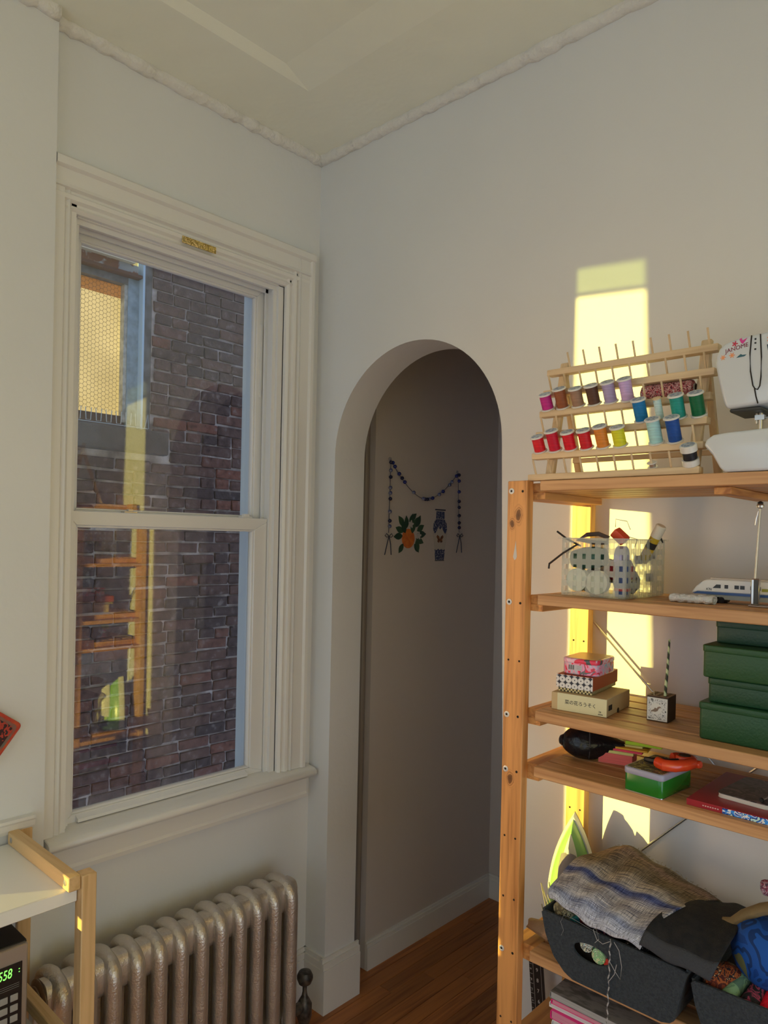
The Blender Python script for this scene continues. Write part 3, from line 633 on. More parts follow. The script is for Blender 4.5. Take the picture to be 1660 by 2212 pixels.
spool(2, 7, S(160,190,180,.5), 'slim pale mint thread spool with a wooden core', .044, .0085, .0072, .003, core=RACKZ, labelc=RACKW)
spool(0, 9, (.012,.012,.02), 'black thread spool with a wide white collar by the machine', .040, .0150, .0125, .0125)
t = T('bobbin', 'small clear bobbin lying on the lowest rack rail', 'bobbin', pegbase(0, 7)+Vector((1.23, -.28, Z1+.003)))
CLEAR = thinglass('clear_plastic', (.93, .95, .95), 1.45, .05, .03)
O('flange', MB().lathe([(.0095, 0), (.0095, .001)], (0,0,0), PEGD, 16), WHITEP, t); O('flange', MB().lathe([(.0095, .009), (.0095, .010)], (0,0,0), PEGD, 16), WHITEP, t); O('thread', MB().lathe([(.006, .001), (.006, .009)], (0,0,0), PEGD, 14), STEEL, t)
# red and white twine roll lying across the pegs
tw = T('twine_roll', 'red and white twisted twine roll lying across the rack pegs', 'twine', (1.270, -.2575, 1.8975))
m, nt, p = newmat('bakers_twine'); p.inputs['Roughness'].default_value = .8; v = coords(nt, (1,1,1)); wv = nd(nt, 'ShaderNodeTexNoise'); wv.inputs['Scale'].default_value = 190; wv.inputs['Distortion'].default_value = 2.5; wv.inputs['Detail'].default_value = 1; nt.links.new(v, wv.inputs['Vector'])
r = ramp(nt, wv.outputs['Fac'], [(.3, (.05,.012,.02)), (.42, (.50,.03,.06)), (.52, (.70,.62,.60)), (.62, (.42,.02,.05))], 'CONSTANT'); nt.links.new(r.outputs[0], p.inputs['Base Color']); bump(nt, p, wv.outputs['Fac'], .002)
O('twine', MB().lathe([(.009, 0), (.0150, .002), (.0160, .006), (.0160, .095), (.0150, .099), (.009, .101)], (0,0,0), (1, 0, .0), 22), m, tw, smooth=True)
O('core', MB().lathe([(.0085, -.002), (.0085, .1035)], (0,0,0), (1, 0, 0), 16), pm('grey_card', (.30, .26, .22), .8), tw); O('core_hole', MB().lathe([(.0068, .1036), (.0068, .1040)], (0,0,0), (1, 0, 0), 14), DARK, tw)

# ------------------------------------------------------------------ sewing machine
SMY = -.270
sew = T('sewing_machine', 'white sewing machine with flower stickers at the right of the top shelf', 'sewing machine', (1.5152, -.325, 1.7220)); sew.scale = (.9605, .9605, .9605)
MACH = pm('machine_white', (.70, .74, .78), .22, coat=.3)
def loc_(pts): return [(x-1.5, z-Z1) for x, z in pts]
head = [(1.432,1.850),(1.427,1.863),(1.416,1.909),(1.411,1.935),(1.413,1.948),(1.418,1.961),(1.426,1.968),(1.437,1.9725),(1.456,1.976),(1.50,1.979),(1.60,1.985),(1.72,1.985),(1.72,1.885),(1.60,1.885),(1.545,1.878),(1.530,1.858),(1.50,1.853)]
O('head', MB().prism(loc_(head), 0, .14, 'y'), MACH, sew, bevel=.006, seg=3, sharp=.9)
basep = [(1.396,1.785),(1.402,1.796),(1.413,1.803),(1.438,1.8055),(1.504,1.808),(1.72,1.808),(1.72,1.7335),(1.433,1.7335),(1.425,1.742),(1.412,1.766)]
O('free_arm', MB().prism(loc_(basep), -.006, .15, 'y'), MACH, sew, bevel=.005, seg=3, sharp=.9)
O('pillar', B(.155, .245, .0, .15, .0065, .258), MACH, sew, bevel=.008, seg=3)
O('handwheel', MB().cyl((.244, .075, .20), (.262, .075, .20), .032, n=20), MACH, sew, smooth=True)
slot = [(1.4735,1.976),(1.4715,1.945),(1.473,1.912),(1.4775,1.886),(1.481,1.880),(1.4855,1.878),(1.489,1.884),(1.4905,1.90),(1.4905,1.935),(1.488,1.976)]
w = MB(); w.tube([(x-1.5, -.0005, z-Z1) for x, z in slot], .0011, 6); w.tube([(1.4805-1.5, -.0005, 1.880-Z1), (1.483-1.5, -.0005, 1.866-Z1), (1.4865-1.5, -.0005, 1.853-Z1)], .0011, 6)
O('thread_slot', w, DARK, sew)
O('lamp_housing', B(-.066, -.012, .015, .10, .117, .124), pm('dark_underside', (.05,.05,.045), .5), sew, bevel=.002, seg=1)
w = MB(); w.cyl((-.022, .05, .074), (-.022, .05, .124), .0042); w.cyl((-.0295, .052, .098), (-.0295, .052, .124), .0025); w.box(-.031, -.015, .044, .056, .104, .113); w.cyl((-.016, .05, .108), (-.005, .05, .1085), .0016)
O('needle_bar', w, STEEL, sew, smooth=True)
O('clamp_knob', MB().cyl((-.006, .05, .1085), (.001, .05, .1085), .0045), BLACK, sew, smooth=True)
w = MB(); w.cyl((-.022, .05, .080), (-.022, .05, .084), .006); w.box(-.028, -.014, .04, .065, .0795, .082); w.cyl((-.0245, .049, .08), (-.0245, .049, .10), .0009); O('presser_foot', w, STEEL, sew)
REDP = pm('print_red', S(150,25,50,.5), .5); ORP = pm('print_orange', S(190,115,70,.5), .5); TEALP = pm('print_teal', S(40,75,85,.5), .5)
text('brand_lettering', 'JANOME', .0105, pm('print_maroon', S(95,10,30,.5), .5), sew, (-.0705, -.0003, .2235), (PI/2, -.185, 0), shear=.1, sx=1.0)
def flower(px_, pz_, r, mat_, n=6):
    w = MB()
    pts = []
    for k in range(n*6): a = 2*PI*k/(n*6); q = r*(.62+.38*math.cos(n*a)); pts.append((px_+q*math.cos(a), pz_+q*math.sin(a)))
    w.prism(pts, -.0006, .0, 'y'); return O('flower_sticker', w, mat_, sew)
flower(-.0745, .2165, .0052, ORP); flower(-.0590, .2185, .0054, ORP)
flower(-.0545, .2385, .0055, REDP, 5); flower(.004, .238, .006, ORP, 5)
O('bird_sticker', MB().prism([(-.047,.245),(-.0435,.2475),(-.0415,.2425),(-.0335,.246),(-.0375,.2405),(-.041,.2365),(-.044,.2385)], -.0006, 0, 'y'), pm('print_pink', S(165,45,110,.5), .5), sew)
O('boat_sticker', MB().prism([(-.0515,.2125),(-.047,.2165),(-.044,.2185),(-.041,.2165),(-.0345,.2165),(-.038,.2135)], -.0006, 0, 'y'), TEALP, sew)
O('pot_sticker', MB().prism([(-.001,.2285),(.009,.2295),(.0075,.2185),(.001,.218)], -.0006, 0, 'y'), pm('print_navy', S(25,40,55,.5), .5), sew)
w = MB()
for dz in (.240, .233, .222): w.box(-.0215, -.0185, -.0005, 0, dz, dz+.003)
O('dial_marks', w, INK, sew)

# ------------------------------------------------------------------ shelf 2: basket, train, stand
Z2 = SZ[1]
bk = T('basket', 'clear plastic basket with square holes, full of sewing supplies', 'basket', (1.1900, -.200, Z2))
w = MB(); bx, by, bh = .0700, .0950, .121
def lattice(nx, L, fn):
    p = L/nx; hw = .0060
    for i in range(nx+1):
        c = -L/2+i*p; a0, a1 = max(-L/2, c-hw), min(L/2, c+hw); fn(w, a0, a1, .004, bh)
    rows = 5; q = (bh-.008)/rows
    for j in range(rows+1):
        zc = .004+j*q; z0, z1 = max(.002, zc-hw), min(bh, zc+hw)
        for i in range(nx): fn(w, -L/2+i*p+hw, -L/2+(i+1)*p-hw, z0, z1)
lattice(7, 2*bx, lambda w, a, b, c, d: w.box(a, b, -by, -by+.0018, c, d)); lattice(7, 2*bx, lambda w, a, b, c, d: w.box(a, b, by-.0018, by, c, d))
lattice(9, 2*by, lambda w, a, b, c, d: w.box(bx-.0018, bx, a, b, c, d)); lattice(9, 2*by, lambda w, a, b, c, d: w.box(-bx, -bx+.0018, a, b, c, d))
m = bpy.data.materials.new('basket_plastic'); m.use_nodes = True; nt = m.node_tree; p = nt.nodes['Principled BSDF']; p.inputs['Base Color'].default_value = (.72, .76, .70, 1); p.inputs['Roughness'].default_value = .25
tb = nd(nt, 'ShaderNodeBsdfTransparent'); mxs = nd(nt, 'ShaderNodeMixShader'); mxs.inputs[0].default_value = .30; nt.links.new(tb.outputs[0], mxs.inputs[1]); nt.links.new(p.outputs[0], mxs.inputs[2]); nt.links.new(mxs.outputs[0], nt.nodes['Material Output'].inputs[0]); BSK = m
O('lattice_walls', w, BSK, bk)
w = MB(); w.box(-bx-.006, bx+.006, -by-.006, -by, bh-.002, bh); w.box(-bx-.006, bx+.006, by, by+.006, bh-.002, bh); w.box(-bx-.006, -bx, -by, by, bh-.002, bh); w.box(bx, bx+.006, -by, by, bh-.002, bh); O('rim', w, BSK, bk)
O('base', B(-bx, bx, -by, by, .0008, .0035), BSK, bk)
BC = Vector((1.19, -.20, Z2))
def inb(name, label, cat, off, group='sewing supplies in the basket'): return T(name, label, cat, BC+Vector(off), group=group)
sc = inb('scissors', 'black-handled scissors sticking out of the basket front', 'scissors', (-.045, -.085, .10))
w = MB(); w.tube([(-.052, -.016, -.045), (-.050, -.018, -.035), (-.02, -.016, -.012), (.012, -.012, .008)], .0022, 6); O('wire_arm', w, pm('dark_steel', (.08,.08,.085), .3, .7), sc, smooth=True)
w = MB(); w.tube([(-.040, -.006, .034), (-.018, -.002, .018), (.01, .004, .004)], .0022, 6); O('spike', w, BLACK, sc, smooth=True)
w = MB(); w.tube([(.0, .01, .018), (.02, .012, .028), (.045, .012, .030), (.066, .014, .022), (.06, .02, .012), (.03, .02, .012)], .0045, 8, closed=True); O('handle_loop', w, pm('brown_black', (.07,.05,.05), .3), sc, smooth=True)
cl = inb('bag_clip', 'orange-red plastic clip lying on top of the basket', 'clip', (.022, -.02, .126)); cl.rotation_euler = (.35, .75, .2)
O('clip_body', B(-.016, .016, -.011, .011, -.010, .010), pm('clip_red', (.85, .10, .04), .35), cl, bevel=.003, seg=2)
O('wire_loop', MB().tube([(-.02, 0, .008), (-.03, 0, .022), (-.01, .004, .034), (.006, .006, .024)], .0009, 6), STEEL, cl); O('wire_loop', MB().tube([(.014, .002, .012), (.030, .004, .020), (.036, .006, .002)], .0009, 6), STEEL, cl)
gs = inb('glue_stick', 'yellow and white glue stick leaning in the basket corner', 'glue stick', (.063, .03, .10))
d = Vector((.022, -.006, .038)).normalized()
O('barrel', MB().lathe([(.0105, -.03), (.0105, .030)], (0,0,0), d, 16), pm('glue_yellow', (.62, .42, .03), .4), gs, smooth=True); O('cap', MB().lathe([(.0112, .030), (.0112, .056), (.009, .058)], (0,0,0), d, 16), pm('cap_ivory', (.78, .74, .62), .35), gs, smooth=True); O('print_band', MB().lathe([(.0107, .004), (.0107, .018)], (0,0,0), d, 16), INK, gs, smooth=True)
hk = inb('seam_ripper', 'small black hook tool at the right basket rim', 'tool', (.060, .055, .118))
O('hook', MB().tube([(0, 0, 0), (.004, 0, .014), (.014, 0, .012), (.022, 0, -.004)], [.0045, .004, .003, .0015], 8), BLACK, hk, smooth=True)
PCH = inb('fabric_pouch', 'dark green zip pouch behind the basket front', 'pouch', (-.02, -.070, .080))
O('bag', MB().lathe([(.004, -.040), (.018, -.036), (.023, -.010), (.023, .012), (.018, .034), (.004, .038)], (0,0,0), (1, 0, .1), 14), pm('bottle_green', (.03, .10, .07), .4), PCH, smooth=True)
tp_cols = [((.70,.76,.66), 'frosted tape roll low in the basket front left'), ((.62,.66,.55), 'pale yellow tape roll low in the basket centre'), ((.55,.57,.60), 'grey tape roll by the basket corner'), ((.42,.40,.60), 'violet ribbon roll at the basket corner')]
for q, (off, (cc, lb)) in enumerate(zip(((-.040, -.078, .034), (.004, -.078, .030), (.048, -.060, .034), (.050, -.070, .082)), tp_cols)):
    t = inb('tape_roll', lb, 'tape roll', off); dd = (0, 1, 0) if q < 2 else (1, .1, 0)
    O('tape', MB().lathe([(.014, -.008), (.024, -.008), (.024, .008), (.014, .008)], (0,0,0), dd, 20), pm('tape_%d' % q, cc, .3), t, smooth=True); O('core', MB().lathe([(.0135, -.0075), (.0135, .0075)], (0,0,0), dd, 16), pm('tape_core_%d' % q, tuple(c*.5 for c in cc), .7), t, smooth=True)
BOBL = ['upper clear bobbin behind the right basket side', 'largest clear bobbin in the right basket side, middle row', 'lower clear bobbin near the basket base', 'small clear bobbin by the far right basket edge', 'clear bobbin half hidden under the glue stick']
for off, lb in zip(((.052, .005, .078), (.056, .040, .084), (.056, -.02, .026), (.055, .065, .088), (.055, .055, .040)), BOBL):
    t = inb('clear_bobbin', lb, 'bobbin', off)
    O('flange', MB().lathe([(.004, -.008), (.016, -.008), (.016, -.0065), (.004, -.0065)], (0,0,0), (1, .2, .1), 18), CLEAR, t, smooth=True); O('flange', MB().lathe([(.004, .0065), (.016, .0065), (.016, .008), (.004, .008)], (0,0,0), (1, .2, .1), 18), CLEAR, t, smooth=True); O('thread', MB().lathe([(.009, -.0065), (.009, .0065)], (0,0,0), (1, .2, .1), 14), pm('bobbin_thread', (.40,.38,.36), .5), t, smooth=True)
nb_ = inb('needle_case', 'navy blue box standing in the front basket corner', 'box', (.056, -.078, .050)); O('case', B(-.012, .012, -.010, .010, -.046, .028), pm('case_navy', (.02, .06, .22), .4), nb_, bevel=.002, seg=1); O('stripe', B(-.0123, .0123, -.0103, .0103, -.034, -.028), pm('case_red', (.4, .03, .04), .4), nb_)
for off, cc, lb in (((-.02, -.05, .03), (.05,.05,.055), 'black fabric bundle at the bottom of the basket'), ((.02, .02, .03), (.10,.08,.07), 'brown fabric bundle in the middle of the basket'), ((.03, -.03, .055), (.38,.02,.03), 'dark red yarn bundle in the middle of the basket'), ((-.03, .03, .05), (.45,.45,.42), 'grey cloth bundle at the back of the basket')):
    t = inb('scrap_bundle', lb, 'fabric', off); mm = MB(); mm.lathe([(.002, -.026), (.020, -.022), (.028, -.006), (.026, .012), (.014, .026), (.002, .028)], (0,0,0), (.2, .1, 1), 12)
    O('cloth', mm, pm('scrap_'+lb.split()[0]+str(len(lb)), cc, .8, bmp=.01, bscale=60), t, smooth=True)
# crumpled tissue
ts = T('tissue_strip', 'crumpled strip of white tissue beside the toy train', 'tissue', (1.372, -.245, Z2))
random.seed(5)
def tis(u, v): x = -.040+.080*u; a = v*2*PI; return (x, .014*math.cos(a)+.002*math.sin(u*20), .0085+.008*math.sin(a)*(1+.15*math.sin(u*31+a*3)))
O('paper', MB().grid(tis, 40, 14).add([], []), pm('tissue_white', (.80,.83,.88), .8, bmp=.006, bscale=150), ts, smooth=True, sharp=3)
# toy train
tr_ = T('toy_train', 'white toy express train with blue stripe on the second shelf', 'toy train', (1.351, -.20, Z2))
TW = pm('train_white', (.76,.77,.78), .3); TBL = pm('train_blue', (.03,.10,.34), .35); TGR = pm('train_grey', (.34,.38,.38), .4)
O('body', MB().prism([(.001, .017), (.010, .030), (.022, .041), (.030, .0445), (.060, .0455), (.235, .0455), (.235, .021), (.016, .021)], 0, .036, 'y'), TW, tr_, bevel=.0015, seg=1)
O('roof_unit', B(.036, .22, .006, .030, .0455, .0485), pm('train_roof', (.55,.50,.45), .5), tr_)
O('stripe', MB().prism([(.004, .0165), (.013, .021), (.235, .021), (.235, .0165)], -.0006, .0366, 'y'), TBL, tr_)
O('skirt', B(.030, .235, .002, .034, .0075, .0165), TGR, tr_)
O('windscreen', MB().prism([(.0065, .0265), (.0195, .0398), (.0225, .0418), (.0085, .0286)], .003, .033, 'y'), BLACK, tr_)
w = MB().prism([(.042, .029), (.049, .036), (.057, .036), (.057, .029)], -.0005, 0, 'y'); O('cab_window', w, BLACK, tr_)
for xx in (.064, .082, .092, .110, .120, .150, .162): O('window', B(xx, xx+(.0065 if xx < .07 else .008), -.0005, .001, .029, .036), BLACK, tr_)
O('destination_sign', B(.130, .155, -.0007, .001, .027, .0325), pm('sign_yellow', (.35,.36,.05), .4), tr_)
for xx in (.052, .196): O('bogie', B(xx-.010, xx+.010, .002, .034, .0035, .0120), BLACK, tr_); 
wm_ = MB().cyl((0, 0, 0), (0, .034, 0), .0062, n=14).mesh('wheel', smooth=True); wm_.materials.append(BLACK)
for xx in (.046, .058, .190, .202): link('wheel', wm_, tr_, (xx, .001, .0062))
text('side_number', 'ICN', .006, INK, tr_, (.030, -.0004, .0245), (PI/2, 0, 0)); text('class_number', '2', .007, TBL, tr_, (.150, -.0004, .0235), (PI/2, 0, 0))
# chrome stand with rod
st = T('metal_stand', 'chrome stand with a tall thin rod in front of the train', 'stand', (1.480, -.225, Z2))
O('base_plate', B(-.013, .060, -.010, .012, .0005, .004), STEEL, st, bevel=.0015, seg=1); O('clamp', B(-.010, .004, -.006, .006, .004, .052), STEEL, st, bevel=.002, seg=1); O('clamp_slot', B(-.0045, .0035, -.0066, -.005, .006, .050), pm('clamp_dark', (.05,.05,.04), .4), st)
O('rod', MB().cyl((-.004, 0, .05), (.002, 0, .182), .0024, .002, 8), STEEL, st, smooth=True)
O('finial', MB().lathe([(.001, 0), (.006, .002), (.0068, .006), (.0045, .009)], (.002, 0, .180), (0, 0, 1), 12), STEEL, st, smooth=True); O('finial_cap', MB().lathe([(.0045, .009), (.0055, .011), (.0015, .014)], (.002, 0, .180), (0, 0, 1), 10), BLACK, st, smooth=True)
O('pocket_clip', MB().tube([(.000, -.005, .176), (-.003, -.006, .162), (-.005, -.006, .150)], .0012, 6), STEEL, st)

# ------------------------------------------------------------------ shelf 3: boxes, holder, green boxes
Z3 = SZ[2]
KRAFT = pm('kraft_card', (.62, .48, .27), .7, col2=(.55, .42, .23), scale=12); PALE = pm('label_paper', (.74, .72, .48), .7)
b1 = T('cardboard_box', 'flat beige cardboard box with brush lettering, bottom of the small stack', 'box', (1.100, -.290, Z3), .10)
O('carton', B(0, .119, 0, .140, .0005, .0370), KRAFT, b1, bevel=.001, seg=1)
O('paper_band', B(.0135, .1195, -.0006, .002, .0010, .0368), PALE, b1)
text('brush_lettering', '菜の花ろうそく', .0098, INK, b1, (.030, -.0008, .0165), (PI/2, 0, 0)); text('small_print', '24', .0055, INK, b1, (.103, -.0008, .008), (PI/2, 0, 0)); O('print_line', B(.102, .112, -.0008, -.0005, .0042, .0055), INK, b1)
w = MB()
for k in range(11): w.box(.1190, .1195, .012+k*.0019, .012+k*.0019+(.0006 if k % 3 else .0011), .012, .023)
O('barcode', w, INK, b1); O('thumb_notch', MB().lathe([(.006, 0), (.006, .0006)], (.119, .068, .004), (1, 0, 0), 12), DARK, b1)
b2 = T('floral_box', 'small red lidded box with navy and white flower print', 'box', (1.1035, -.277, Z3+.0375), .11)
m, nt, p = newmat('navy_flowers'); p.inputs['Roughness'].default_value = .5; v = coords(nt, (1, 1, 1)); vz = nd(nt, 'ShaderNodeTexVoronoi', feature='F1'); vz.inputs['Scale'].default_value = 74; vz.inputs['Randomness'].default_value = .0; nt.links.new(v, vz.inputs['Vector'])
r = ramp(nt, vz.outputs['Distance'], [(.0, (.10,.11,.15)), (.10, (.10,.11,.15)), (.14, (.80,.80,.80)), (.46, (.74,.74,.75)), (.52, (.02,.025,.045))]); nt.links.new(r.outputs[0], p.inputs['Base Color'])
chk = bpy.data.materials.new('gold_check'); chk.use_nodes = True; nt = chk.node_tree; cn = nd(nt, 'ShaderNodeTexChecker'); cn.inputs['Scale'].default_value = 260; cn.inputs[1].default_value = (.70,.62,.32,1); cn.inputs[2].default_value = (.05,.04,.02,1); nt.links.new(coords(nt), cn.inputs['Vector']); nt.links.new(cn.outputs[0], nt.nodes['Principled BSDF'].inputs['Base Color'])
O('tray', B(.003, .077, .003, .147, .0004, .012), chk, b2); ld = O('lid', B(0, .080, 0, .150, .0085, .0365), pm('brick_red_card', (.42, .075, .02), .55), b2, bevel=.0008, seg=1); O('flower_print', B(.0, .0795, -.0007, .002, .0088, .0362), m, ld)
b3 = T('candy_tin', 'rounded pink and red tin on top of the small stack', 'tin', (1.1085, -.266, Z3+.0742), .09)
def rrect(x0, x1, y0, y1, r, n=6):
    pts = []
    for cx_, cy_, a0 in ((x1-r, y1-r, 0), (x0+r, y1-r, 1), (x0+r, y0+r, 2), (x1-r, y0+r, 3)):
        for k in range(n): a = (a0+k/(n-1))*PI/2; pts.append((cx_+r*math.cos(a), cy_+r*math.sin(a)))
    return pts
tm = multi('tin_print', [S(120,150,160,.5), S(205,130,150,.5), S(150,150,165,.5), S(200,120,145,.5), S(190,40,60,.5), S(80,90,95,.5), S(205,120,150,.5)], 34, .3, stretch=(1, 1, .8))
O('body', MB().prism(rrect(0, .080, 0, .105, .016), .0005, .026, 'z'), tm, b3, bevel=.0035, seg=3, sharp=1.2); O('lid', MB().prism(rrect(-.0008, .0808, -.0008, .1058, .0165), .024, .0345, 'z'), [multi('lid_print', [S(200,125,150,.5), S(215,150,165,.5), S(190,50,70,.5), S(60,70,70,.5)], 26, .28)], b3, bevel=.003, seg=3, sharp=1.2)
O('lid_panel', MB().prism(rrect(.006, .074, .006, .099, .012), .0340, .0351, 'z'), pm('gold_lid', (.80,.62,.32), .3), b3)
O('barcode_panel', B(.0165, .0460, -.0006, .0008, .010, .0215), pm('panel_lilac', (.62,.60,.66), .5), b3); w = MB()
for k in range(6): w.box(.0168+k*.0022, .0168+k*.0022+(.0007 if k % 2 else .0013), -.0009, -.0005, .011, .0205)
O('barcode', w, INK, b3); w = MB()
for k in range(4): w.box(.034, .0445, -.0008, -.0005, .0125+k*.0022, .0130+k*.0022)
O('print_lines', w, pm('grey_ink', (.25,.25,.3), .6), b3)
hd = T('pencil_holder', 'dark wooden pencil holder block with a patterned tile front', 'pencil holder', (1.281, -.230, Z3), .07)
WALN = pm('walnut', (.055, .028, .018), .6, col2=(.035,.018,.012), scale=6, stretch=(1,1,10))
bt = O('block', B(0, .0425, 0, .048, .0005, .050), WALN, hd, bevel=.0008, seg=1); O('top_board', B(0, .0425, 0, .048, .050, .0508), pm('walnut_top', (.16,.085,.055), .6), hd)
for i in range(3):
    for j in range(4): O('pen_hole', MB().lathe([(.0032, 0), (.0032, .0003)], (.0085+i*.0128, .0075+j*.0112, .0508), (0, 0, 1), 10), DARK, hd)
m, nt, p = newmat('ornate_tile'); p.inputs['Roughness'].default_value = .2; v = coords(nt, (1,1,1)); nz = nd(nt, 'ShaderNodeTexNoise'); nz.inputs['Scale'].default_value = 230; nz.inputs['Detail'].default_value = 1.5; nz.inputs['Distortion'].default_value = 2.2; nt.links.new(v, nz.inputs['Vector']); r = ramp(nt, nz.outputs['Fac'], [(.38, (.02,.025,.04)), (.44, (.72,.75,.78))]); nt.links.new(r.outputs[0], p.inputs['Base Color'])
O('tile', B(.0015, .0410, -.0012, .001, .0025, .0475), pm('tile_white', (.76,.77,.76), .2), hd); O('tile_ornament', B(.0032, .0392, -.0014, -.001, .0045, .0455), m, hd)
O('tile_field', MB().lathe([(.0115, 0), (.0115, .0002)], (.0195, -.0013, .026), (0, -1, 0), 20), pm('tile_field_white', (.74,.76,.76), .2), hd)
O('tile_bird', MB().prism([(.0095,.0215),(.0105,.0185),(.0130,.0200),(.0180,.0195),(.0225,.0220),(.0240,.0265),(.0275,.0290),(.0300,.0285),(.0270,.0315),(.0225,.0300),(.0210,.0265),(.0170,.0280),(.0150,.0245),(.0115,.0225)], -.0022, -.0014, 'y'), pm('bird_brown', (.22,.16,.12), .4), hd)
gp = T('striped_pencil', 'thin green and black striped pencil in the wooden holder', 'pencil', (1.311, -.2135, Z3+.040), 0)
m, nt, p = newmat('green_stripe'); v = coords(nt, (1,1,1)); wv = nd(nt, 'ShaderNodeTexWave', bands_direction='DIAGONAL'); wv.inputs['Scale'].default_value = 26; wv.inputs['Distortion'].default_value = 3; nt.links.new(v, wv.inputs['Vector']); r = ramp(nt, wv.outputs['Fac'], [(.35, (.02,.03,.025)), (.5, (.22,.45,.18)), (.8, (.62,.70,.45))]); nt.links.new(r.outputs[0], p.inputs['Base Color'])
O('shaft', MB().tube([(0, 0, .0), (.001, 0, .03), (.003, .001, .06), (.006, .001, .125)], [.0030, .0030, .0026, .0020], 8), m, gp, smooth=True)
np_ = T('needle', 'short thin needle standing in the pencil holder', 'needle', (1.2925, -.222, Z3+.045)); O('shaft', MB().cyl((0, 0, 0), (-.001, 0, .016), .0006, .0003, 6), STEEL, np_)
GRN = [pm('green_box_%d' % k, c_, .42, bmp=.0006, bscale=220) for k, c_ in enumerate([(.012, .075, .026), (.010, .062, .026), (.020, .085, .028), (.016, .066, .044)])]
for k, (x0, y0, z0, z1, x1, y1, lb) in enumerate(((1.403, -.292, Z3+.0005, 1.3125, 1.665, -.075, 'deep green lidded box at the bottom of the green stack'), (1.414, -.281, 1.313, 1.3575, 1.655, -.085, 'dark green box second from the bottom of the green stack'), (1.4055, -.287, 1.358, 1.4170, 1.660, -.080, 'wide leaf-green box second from the top of the green stack'), (1.4130, -.242, 1.4175, 1.4590, 1.640, -.070, 'smaller bluish green box on top of the green stack'))):
    t = T('green_box', lb, 'box', (x0, y0, z0), 0, group='stack of green boxes'); L_, D_, h_ = x1-x0, y1-y0, z1-z0
    O('body', MB().prism(rrect(.0015, L_-.0015, .0015, D_-.0015, .007), 0, h_-.004, 'z'), GRN[k], t, bevel=.003, seg=2, sharp=1.0)
    O('lid', MB().prism(rrect(0, L_, 0, D_, .008), h_-.0125, h_, 'z'), GRN[k], t, bevel=.002, seg=2, sharp=1.0)

# ------------------------------------------------------------------ shelf 4
Z4 = SZ[3]
bg_ = T('leather_pouch', 'shiny black leather pouch lying at the left of the fourth shelf', 'pouch', (1.128, -.195, Z4)); LEA = pm('black_leather', (.010, .011, .016), .28, bmp=.004, bscale=45)
def pouch(u, v):
    a = 2*PI*v; d = Vector((.86, .50, 0)); s_ = Vector((-.50, .86, 0)); q = (u*1.0)
    R = .0335*(math.sin(min(1, q/.32)*PI/2)**.55)*(1-.55*max(0, q-.45)/.55) + .0005
    c = d*(-.050+.135*q)+Vector((0, 0, .034-.010*max(0, q-.4)))
    k = 1+.05*math.sin(a*5+q*9)
    return c+s_*(R*math.cos(a)*k)+Vector((0, 0, max(-.0335+.010*max(0, q-.4), R*math.sin(a)*k)))
O('pouch_body', MB().grid(pouch, 26, 28), LEA, bg_, smooth=True, sharp=3)
O('seam', MB().tube([pouch(.45, k/24) for k in range(24)], .0012, 6, closed=True), pm('seam_grey', (.06,.065,.08), .5), bg_, smooth=True); O('snout', MB().lathe([(.012, 0), (.013, .004), (.009, .010), (.003, .012)], tuple(Vector((.86,.5,0))*-.042+Vector((0,0,.036))), (-.86, -.5, .1), 12), LEA, bg_, smooth=True)
pads = [((1.163, -.196, 0.0), .26, .070, .0215, S(225,95,95,.55), 'thick salmon pink sticky note block at the bottom of the pile'), ((1.1640, -.1935, .0218), .25, .070, .0055, S(180,200,120,.55), 'pale green sticky note pad on the salmon block'), ((1.170, -.187, .0276), .20, .080, .0040, S(220,60,90,.55), 'hot pink sticky note pad near the top of the pile'), ((1.184, -.182, .0319), .22, .076, .0036, S(235,150,50,.55), 'orange sticky note pad on the hot pink one'), ((1.188, -.168, .0358), .24, .056, .0036, S(240,225,120,.55), 'yellow sticky note pad on the orange one'), ((1.206, -.158, .0397), .20, .074, .0070, S(150,190,50,.55), 'lime green sticky note pad on top of the pile')]
for k, (l_, rz, w_, h_, c_, lb) in enumerate(pads):
    t = T('note_pad', lb, 'sticky notes', (l_[0], l_[1], Z4+.0003+l_[2]), rz, group='pile of sticky notes'); O('sheets', B(0, w_, 0, .062, 0, h_), pm('notes_%d' % k, c_, .75, col2=tuple(x*.82 for x in c_), scale=10, stretch=(1,1,160)), t); O('backing_sheet', B(0, w_, 0, .062, -.0002, .0), pm('pad_back', (.5,.5,.48), .8), t)
gt = T('green_tin', 'shiny green tin with a lavender-rimmed lid on the fourth shelf', 'tin', (1.2785, -.3235, Z4), -.085)
O('body', MB().prism(rrect(0, .078, 0, .120, .008), .0012, .036, 'z'), pm('tin_green', (.012, .20, .018), .22, coat=.3), gt, bevel=.002, seg=2, sharp=1); O('foot_rim', MB().prism(rrect(-.0004, .0784, -.0004, .1204, .008), .0003, .0020, 'z'), STEEL, gt)
O('lid', MB().prism(rrect(-.0012, .0792, -.0012, .1212, .0088), .0330, .0455, 'z'), pm('lid_lavender', (.40,.40,.55), .3), gt, bevel=.0025, seg=2, sharp=1); O('lid_print', MB().prism(rrect(.003, .075, .003, .117, .007), .0453, .0460, 'z'), multi('lid_dark_print', [S(60,60,40,.5), S(40,38,30,.5), S(120,120,70,.5), S(30,45,70,.5), S(60,30,30,.5)], 50, .4), gt)
rd = T('tape_dispenser', 'orange-red handheld tape dispenser lying on the green tin', 'dispenser', (1.3480, -.284, Z4+.0462), 0)
RD = pm('dispenser_red', (.80, .075, .02), .25, coat=.3); BK = pm('dispenser_black', (.02,.018,.018), .35)
